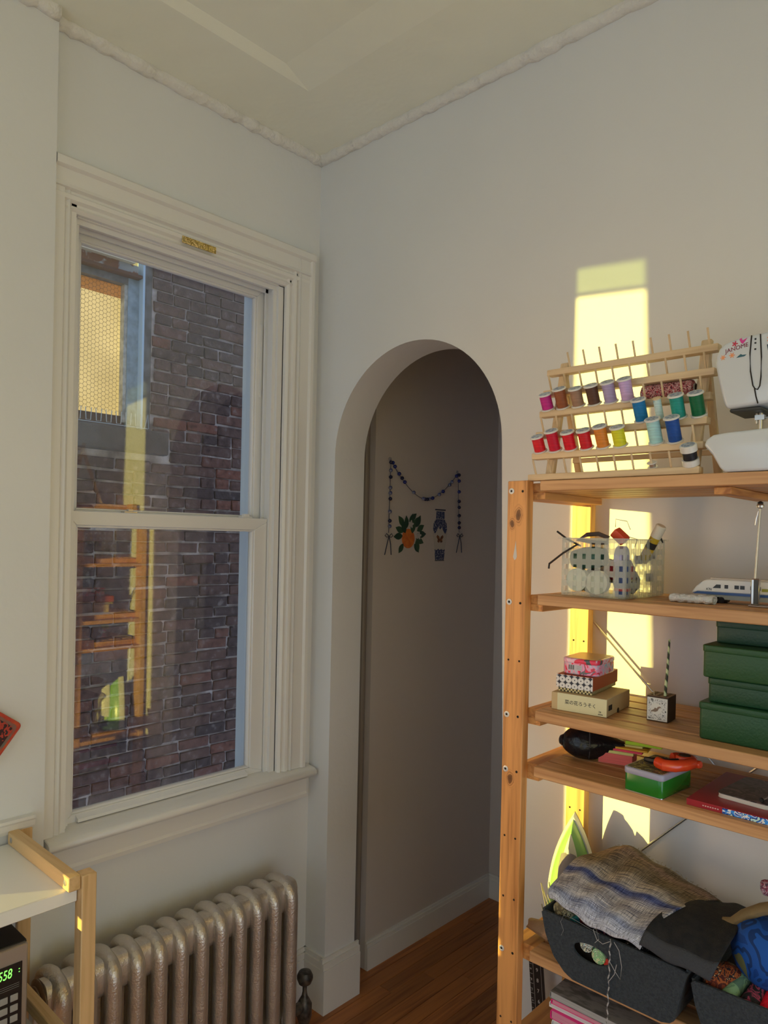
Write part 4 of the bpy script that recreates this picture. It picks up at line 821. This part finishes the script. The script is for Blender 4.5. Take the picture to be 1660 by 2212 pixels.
w = MB(); w.tube([(-.016, -.010, .0115), (.0, -.020, .0115), (.016, -.012, .0115), (.028, .010, .0115), (.034, .030, .012), (.028, .046, .012), (.012, .050, .012), (-.002, .042, .012), (-.006, .034, .012)], [.0095, .0105, .0105, .0105, .0105, .011, .0105, .0095, .007], 12, ry=.011); O('frame', w, RD, rd, smooth=True)
O('tape_disc', MB().lathe([(.015, 0), (.0165, .003), (.0165, .019), (.015, .022)], (.018, .034, .0012), (0, 0, 1), 20), RD, rd, smooth=True); O('disc_window', MB().lathe([(.011, .0), (.011, .0006)], (.018, .034, .0232), (0, 0, 1), 16), BK, rd)
O('inlay', MB().tube([(-.008, -.011, .0218), (.006, -.012, .0224), (.018, .002, .0224)], .0035, 8, ry=.0012), BK, rd); O('lever', MB().tube([(-.046, .004, .008), (-.030, -.001, .009), (-.012, .004, .010), (.004, .014, .012)], [.005, .0065, .0065, .005], 8), BK, rd, smooth=True)
O('knob', MB().lathe([(.006, 0), (.0075, .002), (.0075, .010), (.006, .012)], (.036, .038, .010), (1, -.2, .1), 12), RD, rd, smooth=True)
rb = T('red_book', 'thin red paperback with a blue photo lying on the fourth shelf', 'book', (1.3955, -.3165, Z4), 0)
RC = pm('cover_red', (.42, .018, .03), .35, col2=(.30,.012,.022), scale=8); w = MB(); w.box(0, .200, 0, .215, .0005, .0016); w.box(0, .200, 0, .215, .0106, .0118); w.box(0, .200, 0, .0012, .0016, .0106); O('cover', w, RC, rb); O('pages', B(.0015, .198, .0012, .2135, .0016, .0106), pm('pages_white', (.72,.70,.66), .8), rb)
O('cover_photo', B(.062, .198, -.0004, .0, .0008, .0105), multi('spine_photo', [S(20,60,140,.5), S(200,215,225,.5), S(40,110,180,.5), S(15,40,110,.5), S(150,180,200,.5)], 70, .4), rb); w = MB(); [w.box(.028+.0042*k, .0305+.0042*k, -.0003, 0, .005, .0068) for k in range(7)]; O('spine_print', w, pm('title_pink', (.75,.55,.55), .5), rb)
nbk = T('notebook', 'small notebook with a dark photo cover and rounded corners', 'notebook', (1.432, -.268, Z4+.0121), -.09)
w = MB(); w.prism(rrect(0, .090, 0, .135, .010), .0005, .0075, 'z'); O('pages', w, pm('pages_cream', (.74,.72,.68), .7), nbk)
O('cover', MB().prism(rrect(-.001, .091, -.001, .136, .011), .0075, .0090, 'z'), multi('photo_cover', [S(40,38,42,.55), S(70,64,66,.55), S(50,48,50,.55), S(95,80,80,.55), S(35,36,44,.55)], 24, .3), nbk); O('cover', MB().prism(rrect(-.001, .091, -.001, .136, .011), .0, .0008, 'z'), pm('cover_white', (.7,.68,.66), .5), nbk)
pn = T('pen', 'slim silver pen with a black tip lying across the notebook', 'pen', (1.507, -.262, Z4+.0240)); O('barrel', MB().cyl((0, 0, 0), (.014, .08, .001), .0022, n=8), STEEL, pn, smooth=True); O('tip', MB().lathe([(.0035, 0), (.0042, .003), (.002, .007)], (-.0008, -.005, -.0), (.17, .98, 0), 10), BLACK, pn, smooth=True)

# ------------------------------------------------------------------ shelf 5: iron, felt bins, cloth
Z5 = SZ[4]
ir = T('clothes_iron', 'white and green steam iron standing on its heel by the back post', 'iron', (1.0560, -.092, Z5), .34)
def outl(y, s, zs=1.0, z0=0.0, n=18, H_=.224, W_=.060):
    L = [(-W_*s*(1-(k/n)**2.3), y, z0+H_*zs*k/n) for k in range(n+1)]; R = [(W_*s*(1-(k/n)**2.3), y, z0+H_*zs*k/n) for k in range(n-1, -1, -1)]; return L+R
def loft(rings):
    w = MB(); n = len(rings[0]); vs_ = [p for r in rings for p in r]; fs = [(i*n+k, i*n+(k+1) % n, (i+1)*n+(k+1) % n, (i+1)*n+k) for i in range(len(rings)-1) for k in range(n)]
    w.add(vs_, fs+[tuple(range(n)), tuple(range(len(rings)*n-1, (len(rings)-1)*n-1, -1))]); return w
IG = pm('iron_green', (.30, .62, .16), .25, coat=.3); IW = pm('iron_white', (.78,.79,.76), .3); IGR = pm('iron_grey', (.28,.26,.25), .4); IDK = pm('iron_grip', (.045,.035,.03), .5)
O('soleplate', loft([outl(.006, .95, .985, .002), outl(.004, .98), outl(.0, .98)]), pm('sole_dark', (.05,.05,.055), .3, .6), ir, smooth=True)
O('skirt', loft([outl(.0, .985), outl(-.004, 1.0), outl(-.016, .98, .99), outl(-.022, .95, .98)]), IW, ir, smooth=True)
O('tank', loft([outl(-.020, .90, .96), outl(-.034, .84, .92), outl(-.048, .70, .86), outl(-.060, .46, .76), outl(-.066, .30, .70)]), IG, ir, smooth=True, sharp=1.2)
O('nose_bridge', loft([outl(-.058, .40, .62, .055), outl(-.075, .36, .58, .055), outl(-.090, .26, .50, .060)]), IW, ir, smooth=True, sharp=1.2)
O('handle', MB().tube([(0, -.078, .150), (0, -.098, .130), (0, -.106, .105), (0, -.108, .080)], [.018, .020, .020, .019], 14, ry=.015), IGR, ir, smooth=True); O('grip', MB().tube([(0, -.108, .082), (0, -.106, .055), (0, -.098, .028), (0, -.070, .010)], [.0195, .0195, .019, .017], 14, ry=.015), IDK, ir, smooth=True)
O('heel', B(-.056, .056, -.088, .0, .0005, .014), IG, ir, bevel=.006, seg=2); O('steam_button', MB().lathe([(.009, 0), (.009, .004), (.006, .006)], (0, -.094, .142), (0, -1, .3), 14), pm('lime', (.45,.75,.05), .3), ir, smooth=True); O('dial', MB().lathe([(.020, 0), (.017, .012), (.012, .014)], (.018, -.062, .035), (.3, -1, .2), 16), pm('lime_dial', (.50,.80,.08), .3), ir, smooth=True)
FELT = pm('dark_felt', (.030, .040, .052), .95, col2=(.048, .060, .074), scale=260, bmp=.003, bscale=300)
def bin_(name, label, xo, prof, yf, yb, hole, z0=Z5):
    t = T(name, label, 'storage bin', (xo, yf, z0), group='felt storage bins'); P = [Vector((x-xo, z-z0, 0)) for x, z in prof]
    # arc-length resample of the U profile
    seg = [(P[i+1]-P[i]).length for i in range(len(P)-1)]; tot = sum(seg)
    def at_(u):
        d = u*tot
        for i, s_ in enumerate(seg):
            if d <= s_ or i == len(seg)-1: return P[i].lerp(P[i+1], min(1, d/s_))
            d -= s_
    O('shell', MB().grid(lambda u, v: (at_(u).x, v*(yb-yf), at_(u).y), 40, 8, -.005), FELT, t, smooth=True)
    hx, hz, ra, rb_ = hole; c = Vector((hx-xo, hz-z0, 0)); poly = P+[P[0]]
    def hit(a):
        d = Vector((math.cos(a), math.sin(a), 0)); best = 1e9
        for i in range(len(poly)-1):
            p, q = poly[i], poly[i+1]; e = q-p; den = d.x*e.y-d.y*e.x
            if abs(den) < 1e-9: continue
            w_ = p-c; tt = (w_.x*e.y-w_.y*e.x)/den; ss = (w_.x*d.y-w_.y*d.x)/den
            if tt > 0 and -1e-6 <= ss <= 1+1e-6: best = min(best, tt)
        return c+d*best
    def fp(u, v):
        a = 2*PI*u; i_ = c+Vector((ra*math.cos(a), rb_*math.sin(a), 0)); o_ = hit(math.atan2(rb_*math.sin(a), ra*math.cos(a))); q = i_.lerp(o_, v); return (q.x, -.001, q.y)
    O('front_panel', MB().grid(fp, 72, 5, .005), FELT, t, smooth=True)
    O('back_panel', MB().prism([(p.x, p.y) for p in P], yb-yf-.005, yb-yf, 'y'), FELT, t)
    O('interior_shade', MB().prism([(p.x*.97, max(.004, p.y*.72)) for p in P], .02, yb-yf-.02, 'y'), DARK, t)  # dark filler block stands in for the shade inside the bin
    return t
bin_('felt_bin', 'dark grey felt bin with the woven cloth draped on top', 1.275, [(1.126, .853), (1.137, .808), (1.156, .770), (1.182, .746), (1.200, .7395), (1.385, .7395), (1.398, .752), (1.408, .80), (1.420, .848)], -.352, -.100, (1.236, .805, .037, .0175))
bin_('felt_bin', 'dark grey felt bin at the lower right corner of the picture', 1.56, [(1.424, .838), (1.432, .800), (1.446, .762), (1.462, .7395), (1.66, .7395), (1.685, .78), (1.70, .845)], -.352, -.100, (1.545, .792, .030, .0175))
def roll(label, p0, p1, r, mat_, end=None, group='rolled fabrics in the bins'):
    t = T('fabric_roll', label, 'fabric', p0, group=group); d = Vector(p1)-Vector(p0); L = d.length
    O('cloth', MB().lathe([(r*.6, 0), (r*.93, .001), (r, .004), (r, L-.004), (r*.9, L)], (0,0,0), d, 16), mat_, t, smooth=True)
    sp = [(.0015+r*.8*k/40) for k in range(41)]; q = d.to_track_quat('Z', 'Y').to_matrix()
    O('spiral_edge', MB().tube([tuple(q @ Vector((sp[k]*math.cos(k*.55), sp[k]*math.sin(k*.55), -.0004))) for k in range(41)], .0007, 4), end or mat_, t); return t
F = lambda name, cols, s_: multi(name, cols, s_, .85)
roll('turquoise and white printed fabric roll in the oval hole', (1.221, -.350, .812), (1.221, -.25, .812), .0135, F('fab_turq', [S(20,150,170,.5), S(200,215,200,.5), S(30,40,50,.5), S(190,195,160,.5)], 90), pm('edge_cream', (.6,.6,.5), .8))
roll('pale green floral fabric roll in the oval hole', (1.249, -.353, .803), (1.249, -.25, .803), .0150, F('fab_green', [S(150,190,150,.5), S(110,160,110,.5), S(180,190,140,.5)], 70), pm('edge_green', (.4,.5,.35), .8))
roll('red and white edged fabric roll at right of the oval hole', (1.2655, -.350, .797), (1.2655, -.25, .797), .0080, F('fab_red', [S(150,20,25,.5), S(200,60,50,.5), S(120,10,20,.5)], 60))
roll('tan printed fabric end at the left rim of the bin', (1.153, -.335, .852), (1.165, -.24, .852), .0150, F('fab_tan', [S(130,120,90,.5), S(90,80,60,.5), S(150,140,110,.5)], 60))
roll('black and cream zebra fabric roll at the bin rim', (1.171, -.338, .846), (1.18, -.24, .846), .0135, F('fab_zebra', [S(20,20,20,.5), S(120,120,100,.5), S(15,15,15,.5), S(130,125,100,.5), S(20,20,20,.5)], 80))
roll('small teal fabric roll behind the bin rim', (1.188, -.340, .842), (1.195, -.24, .842), .0090, F('fab_teal', [S(30,110,115,.5), S(20,80,90,.5)], 60))
roll('maroon fabric roll under the woven cloth', (1.205, -.330, .845), (1.21, -.2, .845), .013, F('fab_maroon', [S(80,20,25,.5), S(40,15,25,.5)], 60))
roll('navy and pink printed fabric roll under the woven cloth', (1.250, -.335, .838), (1.25, -.2, .838), .0150, F('fab_navy', [S(20,25,60,.5), S(30,20,40,.5), S(120,70,90,.5), S(15,18,40,.5)], 90))
roll('black polka dot fabric roll under the dark cloth', (1.305, -.338, .828), (1.31, -.2, .828), .0170, voro('fab_dots', (.60,.52,.50), (.012,.012,.014), 130, .85, (.22, .28), .6))
# woven cloth draped over the bin
wc = T('woven_cloth', 'striped handwoven wool cloth draped over the felt bin', 'cloth', (1.26, -.24, Z5+.12))
m, nt, p = newmat('handwoven'); p.inputs['Roughness'].default_value = .95; p.inputs['Specular IOR Level'].default_value = .1
v = coords(nt, (1,1,1), uv=True); sx_ = nd(nt, 'ShaderNodeSeparateXYZ'); nt.links.new(v, sx_.inputs[0])
bands = ramp(nt, sx_.outputs[1], [(0, (.84,.85,.92)), (.12, (.74,.77,.88)), (.20, (.42,.47,.66)), (.26, (.78,.76,.78)), (.34, (.52,.48,.48)), (.40, (.76,.72,.70)), (.46, (.14,.18,.42)), (.485, (.16,.20,.44)), (.51, (.76,.72,.66)), (.58, (.66,.58,.46)), (.64, (.36,.30,.20)), (.74, (.42,.33,.22)), (.84, (.55,.40,.32)), (.92, (.30,.24,.17)), (1, (.44,.38,.30))])
def stripes(su, sv, sc, lo_, hi_, a, b):
    mp = nd(nt, 'ShaderNodeMapping'); mp.inputs['Scale'].default_value = (su, sv, 1); nt.links.new(v, mp.inputs[0]); nn = nd(nt, 'ShaderNodeTexNoise'); nn.inputs['Scale'].default_value = sc; nn.inputs['Detail'].default_value = 2; nt.links.new(mp.outputs[0], nn.inputs['Vector']); return ramp(nt, nn.outputs['Fac'], [(lo_, a), (hi_, b)])
s1 = stripes(1.2, 60, 4, .44, .50, (.30,.33,.46), (1,1,1)); s2 = stripes(80, 4, 3, .42, .52, (.45,.44,.44), (1.0,1,1)); 
m1 = nd(nt, 'ShaderNodeMix', data_type='RGBA', blend_type='MULTIPLY'); m1.inputs[0].default_value = .9; nt.links.new(bands.outputs[0], m1.inputs[6]); nt.links.new(s1.outputs[0], m1.inputs[7]); m2 = nd(nt, 'ShaderNodeMix', data_type='RGBA', blend_type='MULTIPLY'); m2.inputs[0].default_value = .9; nt.links.new(m1.outputs[2], m2.inputs[6]); nt.links.new(s2.outputs[0], m2.inputs[7])
nt.links.new(m2.outputs[2], p.inputs['Base Color']); bump(nt, p, s2.outputs[0], .002, .6)
WO = Vector((1.26, -.24, Z5+.12))
def bez(rows, u, v):
    def q(P, t): 
        n_ = len(P)-1; r = Vector((0,0,0))
        for i, p_ in enumerate(P): r += Vector(p_)*(math.comb(n_, i)*t**i*(1-t)**(n_-i))
        return r
    return q([q(r, u) for r in rows], v)
rows = [[(1.146,-.364,.884),(1.205,-.371,.872),(1.27,-.371,.864),(1.336,-.366,.858)],
        [(1.138,-.368,.912),(1.205,-.378,.892),(1.275,-.376,.886),(1.345,-.368,.890)],
        [(1.140,-.290,.930),(1.215,-.290,.950),(1.295,-.295,.935),(1.385,-.290,.945)],
        [(1.148,-.190,.935),(1.200,-.190,.985),(1.290,-.190,.925),(1.400,-.190,.925)],
        [(1.158,-.115,.900),(1.195,-.095,.955),(1.275,-.085,.885),(1.398,-.105,.872)]]
def clothf(u, v):
    p_ = bez(rows, u, v); return p_-WO+Vector((0, 0, .0035*math.sin(u*9+v*13)+.0022*math.sin(u*23-v*7)+.006*math.exp(-((u-.35)*7)**2)*math.sin(v*9)))
O('weave', MB().grid(clothf, 60, 60, .004), m, wc, smooth=True, sharp=3)
random.seed(9); w = MB()
for k in range(26):
    u = k/26*.98+.01; b_ = clothf(u, 1.0); w.tube([b_, b_+Vector((random.uniform(-.003,.003), .003, .003)), b_+Vector((random.uniform(-.006,.006), .006, random.uniform(-.004,.006)))], .0006, 4)
O('fringe', w, pm('fringe_wool', (.50,.46,.40), .9), wc, kind='stuff')
dc = T('dark_cloth', 'charcoal folded cloth with a grey hem beside the woven cloth', 'cloth', (1.42, -.26, Z5+.11))
DO = Vector((1.42, -.26, Z5+.11)); DK = pm('charcoal_wool', (.010, .011, .014), .95, col2=(.020,.020,.021), scale=60, bmp=.002, bscale=300); HEM = pm('grey_hem', (.050, .055, .068), .9, bmp=.002, bscale=300)
drow = [[(1.334,-.366,.866),(1.375,-.374,.862),(1.42,-.376,.860),(1.462,-.374,.860)],
        [(1.342,-.366,.890),(1.385,-.374,.893),(1.43,-.376,.888),(1.472,-.372,.892)],
        [(1.352,-.325,.952),(1.395,-.325,.946),(1.445,-.320,.930),(1.487,-.312,.943)],
        [(1.372,-.20,.905),(1.41,-.20,.925),(1.445,-.20,.908),(1.480,-.20,.925)],
        [(1.378,-.13,.880),(1.41,-.125,.890),(1.44,-.13,.890),(1.462,-.13,.895)]]
dfn = lambda u, v: bez(drow, u, v)-DO+Vector((0, 0, .002*math.sin(u*11+v*8)))
O('hem', MB().grid(lambda u, v: dfn(u, v*.20), 24, 6, .004), HEM, dc, smooth=True, sharp=3); O('cloth', MB().grid(lambda u, v: dfn(u, .20+.80*v), 24, 30, .004), DK, dc, smooth=True, sharp=3)
# loose thread hanging from the bin
lt = T('loose_thread', 'grey-white tangled thread hanging down the felt bin', 'thread', (1.285, -.362, .84)); w = MB(); random.seed(21)
w.tube([(-.008+.0015*math.sin(k*1.7)-.004*k/30, 0, .012-.0075*k) for k in range(31)], .0013, 6)
w.tube([(-.008, -.001, .008), (-.022, -.002, -.002), (-.034, -.002, .002), (-.042, -.002, .018), (-.036, -.002, .022), (-.030, -.002, .004), (-.038, -.002, -.006), (-.031, -.002, -.028)], .0006, 4); w.tube([(-.008, -.001, -.03), (.004, -.001, -.045), (.014, -.001, -.055), (.016, -.001, -.03), (.010, -.001, -.002), (.0, -.001, .010)], .0006, 4); w.tube([(-.010, -.001, -.07), (.002, -.001, -.05), (.006, -.001, -.03)], .0006, 4)
O('strand', w, pm('thread_grey', (.46,.44,.44), .8), lt, smooth=True)
O('stray_strand', MB().tube([(-.110, -.001, -.02), (-.105, -.001, -.008), (-.112, -.001, .006), (-.105, -.001, .022), (-.085, -.001, .022), (-.06, -.001, .018), (-.03, -.001, .014)], .0005, 4), pm('thread_dark', (.22,.23,.24), .8), lt)
# things in and on the second bin
bl = T('blue_bundle', 'blue and gold printed fabric bundle above the right bin', 'fabric', (1.525, -.262, .832)); O('cloth', MB().grid(lambda u, v: ((.066+.006*math.sin(v*6*PI))*math.sin(PI*u)**.7*math.cos(2*PI*v), (.060)*math.sin(PI*u)**.7*math.sin(2*PI*v), .056-.056*math.cos(PI*u)+.004*math.sin(v*10*PI)*math.sin(PI*u)), 20, 28), multi('blue_gold', [S(0,44,105,.55), S(8,60,130,.55), S(0,36,85,.55), S(10,64,135,.55), S(90,92,60,.55), S(0,50,110,.55)], 12, .8), bl, smooth=True, sharp=3)
ta = T('tan_strap', 'tan rolled cloth strap reaching over the dark cloth', 'strap', (1.455, -.262, .912)); O('strap', MB().tube([(-.008, .004, -.003), (.008, .002, .003), (.028, .0, .026), (.055, .0, .046), (.085, .005, .060)], [.006, .012, .0135, .014, .014], 12, ry=.010), pm('tan_cloth', (.23, .16, .075), .8, bmp=.002, bscale=120), ta, smooth=True)
roll('speckled maroon fabric roll behind the tan strap', (1.496, -.205, .973), (1.57, -.205, .985), .0140, F('fab_speck', [S(90,70,80,.5), S(150,130,140,.5), S(110,40,60,.5), S(60,55,70,.5)], 150), group=None)
pz = T('paisley_cloth', 'rust paisley cloth crumpled at the left of the right bin', 'fabric', (1.458, -.305, .785)); O('cloth', MB().grid(lambda u, v: (.034*math.sin(PI*u)**.6*math.cos(2*PI*v)*(1+.15*math.sin(6*PI*v)), .036*math.sin(PI*u)**.6*math.sin(2*PI*v), .036-.036*math.cos(PI*u)+.008*math.sin(4*PI*v)*math.sin(PI*u)), 16, 24), multi('paisley', [S(95,38,18,.55), S(60,20,18,.55), S(130,66,30,.55), S(30,20,25,.55), S(150,120,90,.55), S(105,45,20,.55)], 60, .85), pz, smooth=True, sharp=3)
roll('green fabric roll with a magenta spiral end in the right bin', (1.480, -.340, .822), (1.497, -.24, .848), .0130, F('fab_gm', [S(80,110,85,.5), S(100,130,100,.5), S(70,95,80,.5)], 40), pm('edge_magenta', S(130,30,90,.5), .8))
roll('black floral fabric roll in the middle of the right bin', (1.513, -.338, .822), (1.525, -.24, .845), .0150, F('fab_bf', [S(15,18,18,.5), S(25,20,25,.5), S(110,40,60,.5), S(12,14,16,.5)], 50), pm('edge_rose', S(110,50,65,.5), .8))
roll('bright red knitted fabric roll at the right edge', (1.540, -.342, .812), (1.552, -.22, .862), .0165, pm('fab_bright_red', S(190,5,30,.5), .9, bmp=.004, bscale=200), pm('edge_red', S(140,0,20,.5), .9))
roll('dark striped fabric roll in the hole of the right bin', (1.545, -.352, .790), (1.545, -.26, .790), .0150, F('fab_st', [S(20,20,30,.5), S(120,110,140,.5), S(30,60,60,.5), S(15,15,20,.5)], 110), pm('edge_lilac', (.4,.36,.5), .8))
# raffia and paper at the left end of the shelf
rf = T('raffia_bundle', 'loose pale raffia strips sticking up behind the felt bin', 'raffia', (1.085, -.220, Z5)); random.seed(4); w = MB()
for k in range(22):
    a = random.uniform(-.025, .03); h = random.uniform(.05, .115); l_ = random.uniform(-.035, .012); yy = random.uniform(-.03, .03)
    w.tube([(a, yy, .001), (a+l_*.3, yy, h*.5), (a+l_, yy+.004, h)], .0016, 5, ry=.0005)
O('strips', w, pm('raffia', (.62, .56, .40), .8), rf, kind='stuff')
pb = T('paper_twist', 'small crumpled brown paper twist at the shelf end', 'paper', (1.066, -.262, Z5)); O('paper', MB().grid(lambda u, v: (-.022+.06*u+.003*math.sin(v*18), (.016+.012*u)*math.cos(2*PI*v), .020+.018*math.sin(2*PI*v)*(.5+.5*u)), 14, 16), pm('brown_paper', (.42,.26,.15), .8, bmp=.008, bscale=90), pb, smooth=True, sharp=.5)
# ------------------------------------------------------------------ shelf 6: magazines, ruler
Z6 = SZ[5]; random.seed(15); z = Z6+.0005
mags = [(S(200,205,215,.5), 'white magazine at the bottom of the magazine pile', .026), (S(190,30,90,.5), 'dark pink magazine low in the pile', .022), (S(205,200,220,.5), 'lavender magazine in the middle of the pile', .026), (S(215,215,215,.5), 'plain white magazine above the lavender one', .022), (S(205,25,105,.5), 'hot pink magazine below the white-spined one', .018), (S(200,198,210,.5), 'white-spined magazine between two pink ones', .012), (S(195,25,100,.5), 'pink magazine just under the grey cover', .010), (S(110,108,110,.5), 'grey magazine with a sketchy cover on top of the pile', .014)]
for k, (c_, lb, h_) in enumerate(mags):
    t = T('magazine', lb, 'magazine', (1.140+random.uniform(-.006, .006), -.340+random.uniform(-.004, .006), z), random.uniform(-.02, .03), group='pile of magazines')
    O('pages', B(.003, .205, .001, .268, .0008, h_-.0012), pm('mag_pages_%d' % k, tuple(.3+.5*x for x in c_), .8, col2=tuple(.22+.45*x for x in c_), scale=6, stretch=(1,1,200)), t)
    cm = pm('mag_cover_%d' % k, c_, .4) if k < 7 else pm('mag_sketch', (.26,.25,.255), .45, col2=(.12,.12,.125), scale=30, lo=.45, hi=.6, stretch=(1, 3, 1))
    w = MB(); w.prism([(0, 0), (.21, 0), (.21, .0008), (.0035, .0008), (.0012, h_*.3), (.0012, h_*.7), (.0035, h_-.001), (.21, h_-.001), (.21, h_), (.002, h_), (0, h_*.75), (0, h_*.25)], 0, .27, 'y'); O('cover', w, cm, t); z += h_+.0004
ru = T('ruler', 'black quilting ruler with white numbers behind the pine post', 'ruler', (.970, -.052, .20), 0); ru.rotation_euler = (0, -.10, 0)
O('blade', B(-.020, .020, 0, .003, 0, .42), pm('ruler_black', (.015,.015,.016), .4), ru)
w = MB(); RW = pm('ruler_white', (.62,.62,.60), .5)
for k in range(34): w.box(-.020, -.020+(.006 if k % 2 else .009), -.0003, 0, .02+k*.012, .0206+k*.012)
w.box(-.009, -.0084, -.0003, 0, .01, .41); w.box(.013, .0135, -.0003, 0, .01, .41); O('graduation', w, RW, ru)
for k, d_ in enumerate(('5', '6', '7', '8', '9', '10')): text('number', d_, .013, RW, ru, (-.001, -.0003, .215+.0255*k), (PI/2, 0, 0)); text('number', d_, .007, RW, ru, (-.017, -.0003, .215+.0255*k), (PI/2, 0, 0))

# ------------------------------------------------------------------ hall decorations
HX = .0302
ga = T('bead_garland', 'blue and white bead garland swagged on the hall wall', 'garland', (HX, .555, 1.75))
def P_(y, z, x=.006): return (x, y-.555, z-1.75)
def swag(t):
    y = .347+t*(.763-.347); q = abs(t-.5)*2; z = 1.757+(.137 if t < .5 else .120)*(q**1.75); return y, z
st_m = pm('garland_cord', (.06,.07,.13), .8); O('cord', MB().tube([P_(*swag(k/30)) for k in range(31)], .0012, 5), st_m, ga); O('cord', MB().tube([P_(.347, 1.893), P_(.344, 1.75), P_(.342, 1.62)], .0012, 5), st_m, ga); O('cord', MB().tube([P_(.763, 1.877), P_(.772, 1.74), P_(.780, 1.63)], .0012, 5), st_m, ga)
BB = [pm('bead_blue', (.02,.03,.20), .2), pm('bead_dark', (.012,.015,.06), .25), pm('bead_white_blue', (.30,.32,.42), .25, col2=(.03,.04,.2), scale=160)]
bme = []
for m_ in BB:
    me = MB().lathe([(.0012, -.0072), (.0052, -.0055), (.0078, 0), (.0052, .0055), (.0012, .0072)], n=12).mesh('bead', smooth=True, sharp=2); me.materials.append(m_); bme.append(me)
random.seed(2)
for tt in (.02, .05, .11, .15, .19, .32, .46, .49, .52, .55, .60, .70, .76, .86, .90, .97): y, z = swag(tt); link('bead', random.choice(bme), ga, P_(y, z, .0085))
for z in (1.885, 1.855, 1.83, 1.79, 1.77, 1.748, 1.70, 1.665, 1.645): link('bead', random.choice(bme), ga, P_(.345, z, .0085))
for z in (1.87, 1.845, 1.80, 1.76, 1.735, 1.70, 1.67, 1.65): link('bead', random.choice(bme), ga, P_(.768+(1.87-z)*.04, z, .0085))
RB = pm('navy_ribbon', (.02,.03,.07), .7)
def bow(y, z, nm='bow'):
    w = MB()
    for s_ in (-1, 1):
        w.tube([P_(y, z), P_(y+s_*.014, z+.010), P_(y+s_*.022, z+.002), P_(y+s_*.012, z-.004), P_(y, z)], .0022, 6, ry=.001); w.tube([P_(y, z), P_(y+s_*.010, z-.03), P_(y+s_*.018-.004, z-.070)], .0022, 6, ry=.001)
    O(nm, w, RB, ga)
bow(.345, 1.607); bow(.785, 1.615)
for yy, zz in ((.347, 1.898), (.763, 1.882)): O('hook', MB().lathe([(.007, 0), (.007, .003), (.002, .004)], (0, yy-.555, zz-1.75), (1, 0, 0), 10), pm('clear_hook', (.35,.33,.36), .3), ga)
# orange sticker
og = T('orange_sticker', 'orange fruit wall sticker with dark leaves and white blossoms', 'sticker', (HX, .462, 1.60)); LF = [pm('leaf_dark', (.012, .055, .03), .5), pm('leaf_mid', (.03, .085, .04), .5)]
O('fruit', MB().lathe([(.038, 0), (.037, .0012)], (0, 0, 0), (1, 0, 0), 28), pm('orange_skin', (.75, .22, .03), .5, col2=(.65,.14,.02), scale=60), og)
leaf_me = []
for m_ in LF:
    pts = [(0, 0)]+[(.042*t, .010*math.sin(PI*t)**.8) for t in (.15,.3,.5,.7,.85)]+[(.045, 0)]+[(.042*t, -.010*math.sin(PI*t)**.8) for t in (.85,.7,.5,.3,.15)]; me = MB().prism(pts, 0, .0008, 'x').mesh('leaf'); me.materials.append(m_); leaf_me.append(me)
for k, (dy, dz, a, s_) in enumerate(((-.01,.04,95,1.1),(-.025,.045,130,1.2),(.01,.05,75,1.1),(.03,.045,50,1.25),(.045,.045,62,1.2),(.05,.03,30,1.1),(.05,.015,5,1.25),(.045,.0,-20,1.1),(.035,-.02,-50,1.0),(-.03,.025,160,1.1),(-.035,.01,185,1.15),(-.03,-.02,235,1.0),(.01,.07,40,1.0),(.045,-.005,-70,1.1),(-.02,.02,110,1.2),(.02,.02,80,1.3))):
    o = link('leaf', leaf_me[k % 2], og, (.0004+.0001*k, dy, dz), (math.radians(a), 0, 0)); o.scale = (1, s_, s_*1.15)
pet = MB().prism([(0,0),(.006,.005),(.013,.004),(.017,0),(.013,-.004),(.006,-.005)], 0, .0008, 'x').mesh('petal'); pet.materials.append(pm('petal_white', (.55,.52,.50), .6))
for (cy, cz) in ((.012, .056), (.060, .012)):
    for k in range(5): link('petal', pet, og, (.0024, cy, cz), (math.radians(72*k+10), 0, 0))
# vase sticker
va = T('vase_sticker', 'blue and white vase wall sticker with an orange butterfly', 'sticker', (HX, .658, 1.511))
BP = voro('delft_print', (.35,.36,.42), (.03,.045,.14), 130, .5, (.25, .45), 1.0)
O('outline', MB().prism([(-.030,0),(.030,0),(.034,.05),(.044,.09),(.048,.125),(.044,.155),(.030,.172),(.028,.205),(.034,.211),(-.034,.211),(-.028,.205),(-.030,.172),(-.044,.155),(-.048,.125),(-.044,.09),(-.034,.05)], 0, .0006, 'x'), pm('vase_ground', (.58,.54,.49), .6), va)
O('neck_print', MB().prism([(-.027,.172),(.027,.172),(.026,.202),(-.026,.202)], .0, .0012, 'x'), BP, va); O('rim_line', B(0, .0012, -.034, .034, .206, .211), RB, va)
O('shoulder_print', MB().prism([(-.028,.170),(.028,.170),(.042,.153),(.045,.128),(.034,.110),(.022,.122),(.010,.138),(0,.128),(-.010,.138),(-.022,.122),(-.034,.110),(-.045,.128),(-.042,.153)], 0, .0012, 'x'), BP, va); O('foot_print', MB().prism([(-.028,.004),(.028,.004),(.033,.048),(.020,.044),(.010,.05),(0,.044),(-.010,.05),(-.020,.044),(-.033,.048)], 0, .0012, 'x'), BP, va); O('foot_line', B(0, .0012, -.030, .030, 0, .003), RB, va)
O('butterfly', MB().prism([(0,.088),(.006,.100),(.018,.106),(.022,.098),(.014,.088),(.016,.078),(.006,.074),(0,.082),(-.006,.074),(-.016,.078),(-.014,.088),(-.022,.098),(-.018,.106),(-.006,.100)], 0, .0014, 'x'), pm('butterfly_orange', (.30,.10,.03), .6, col2=(.05,.02,.01), scale=120), va)
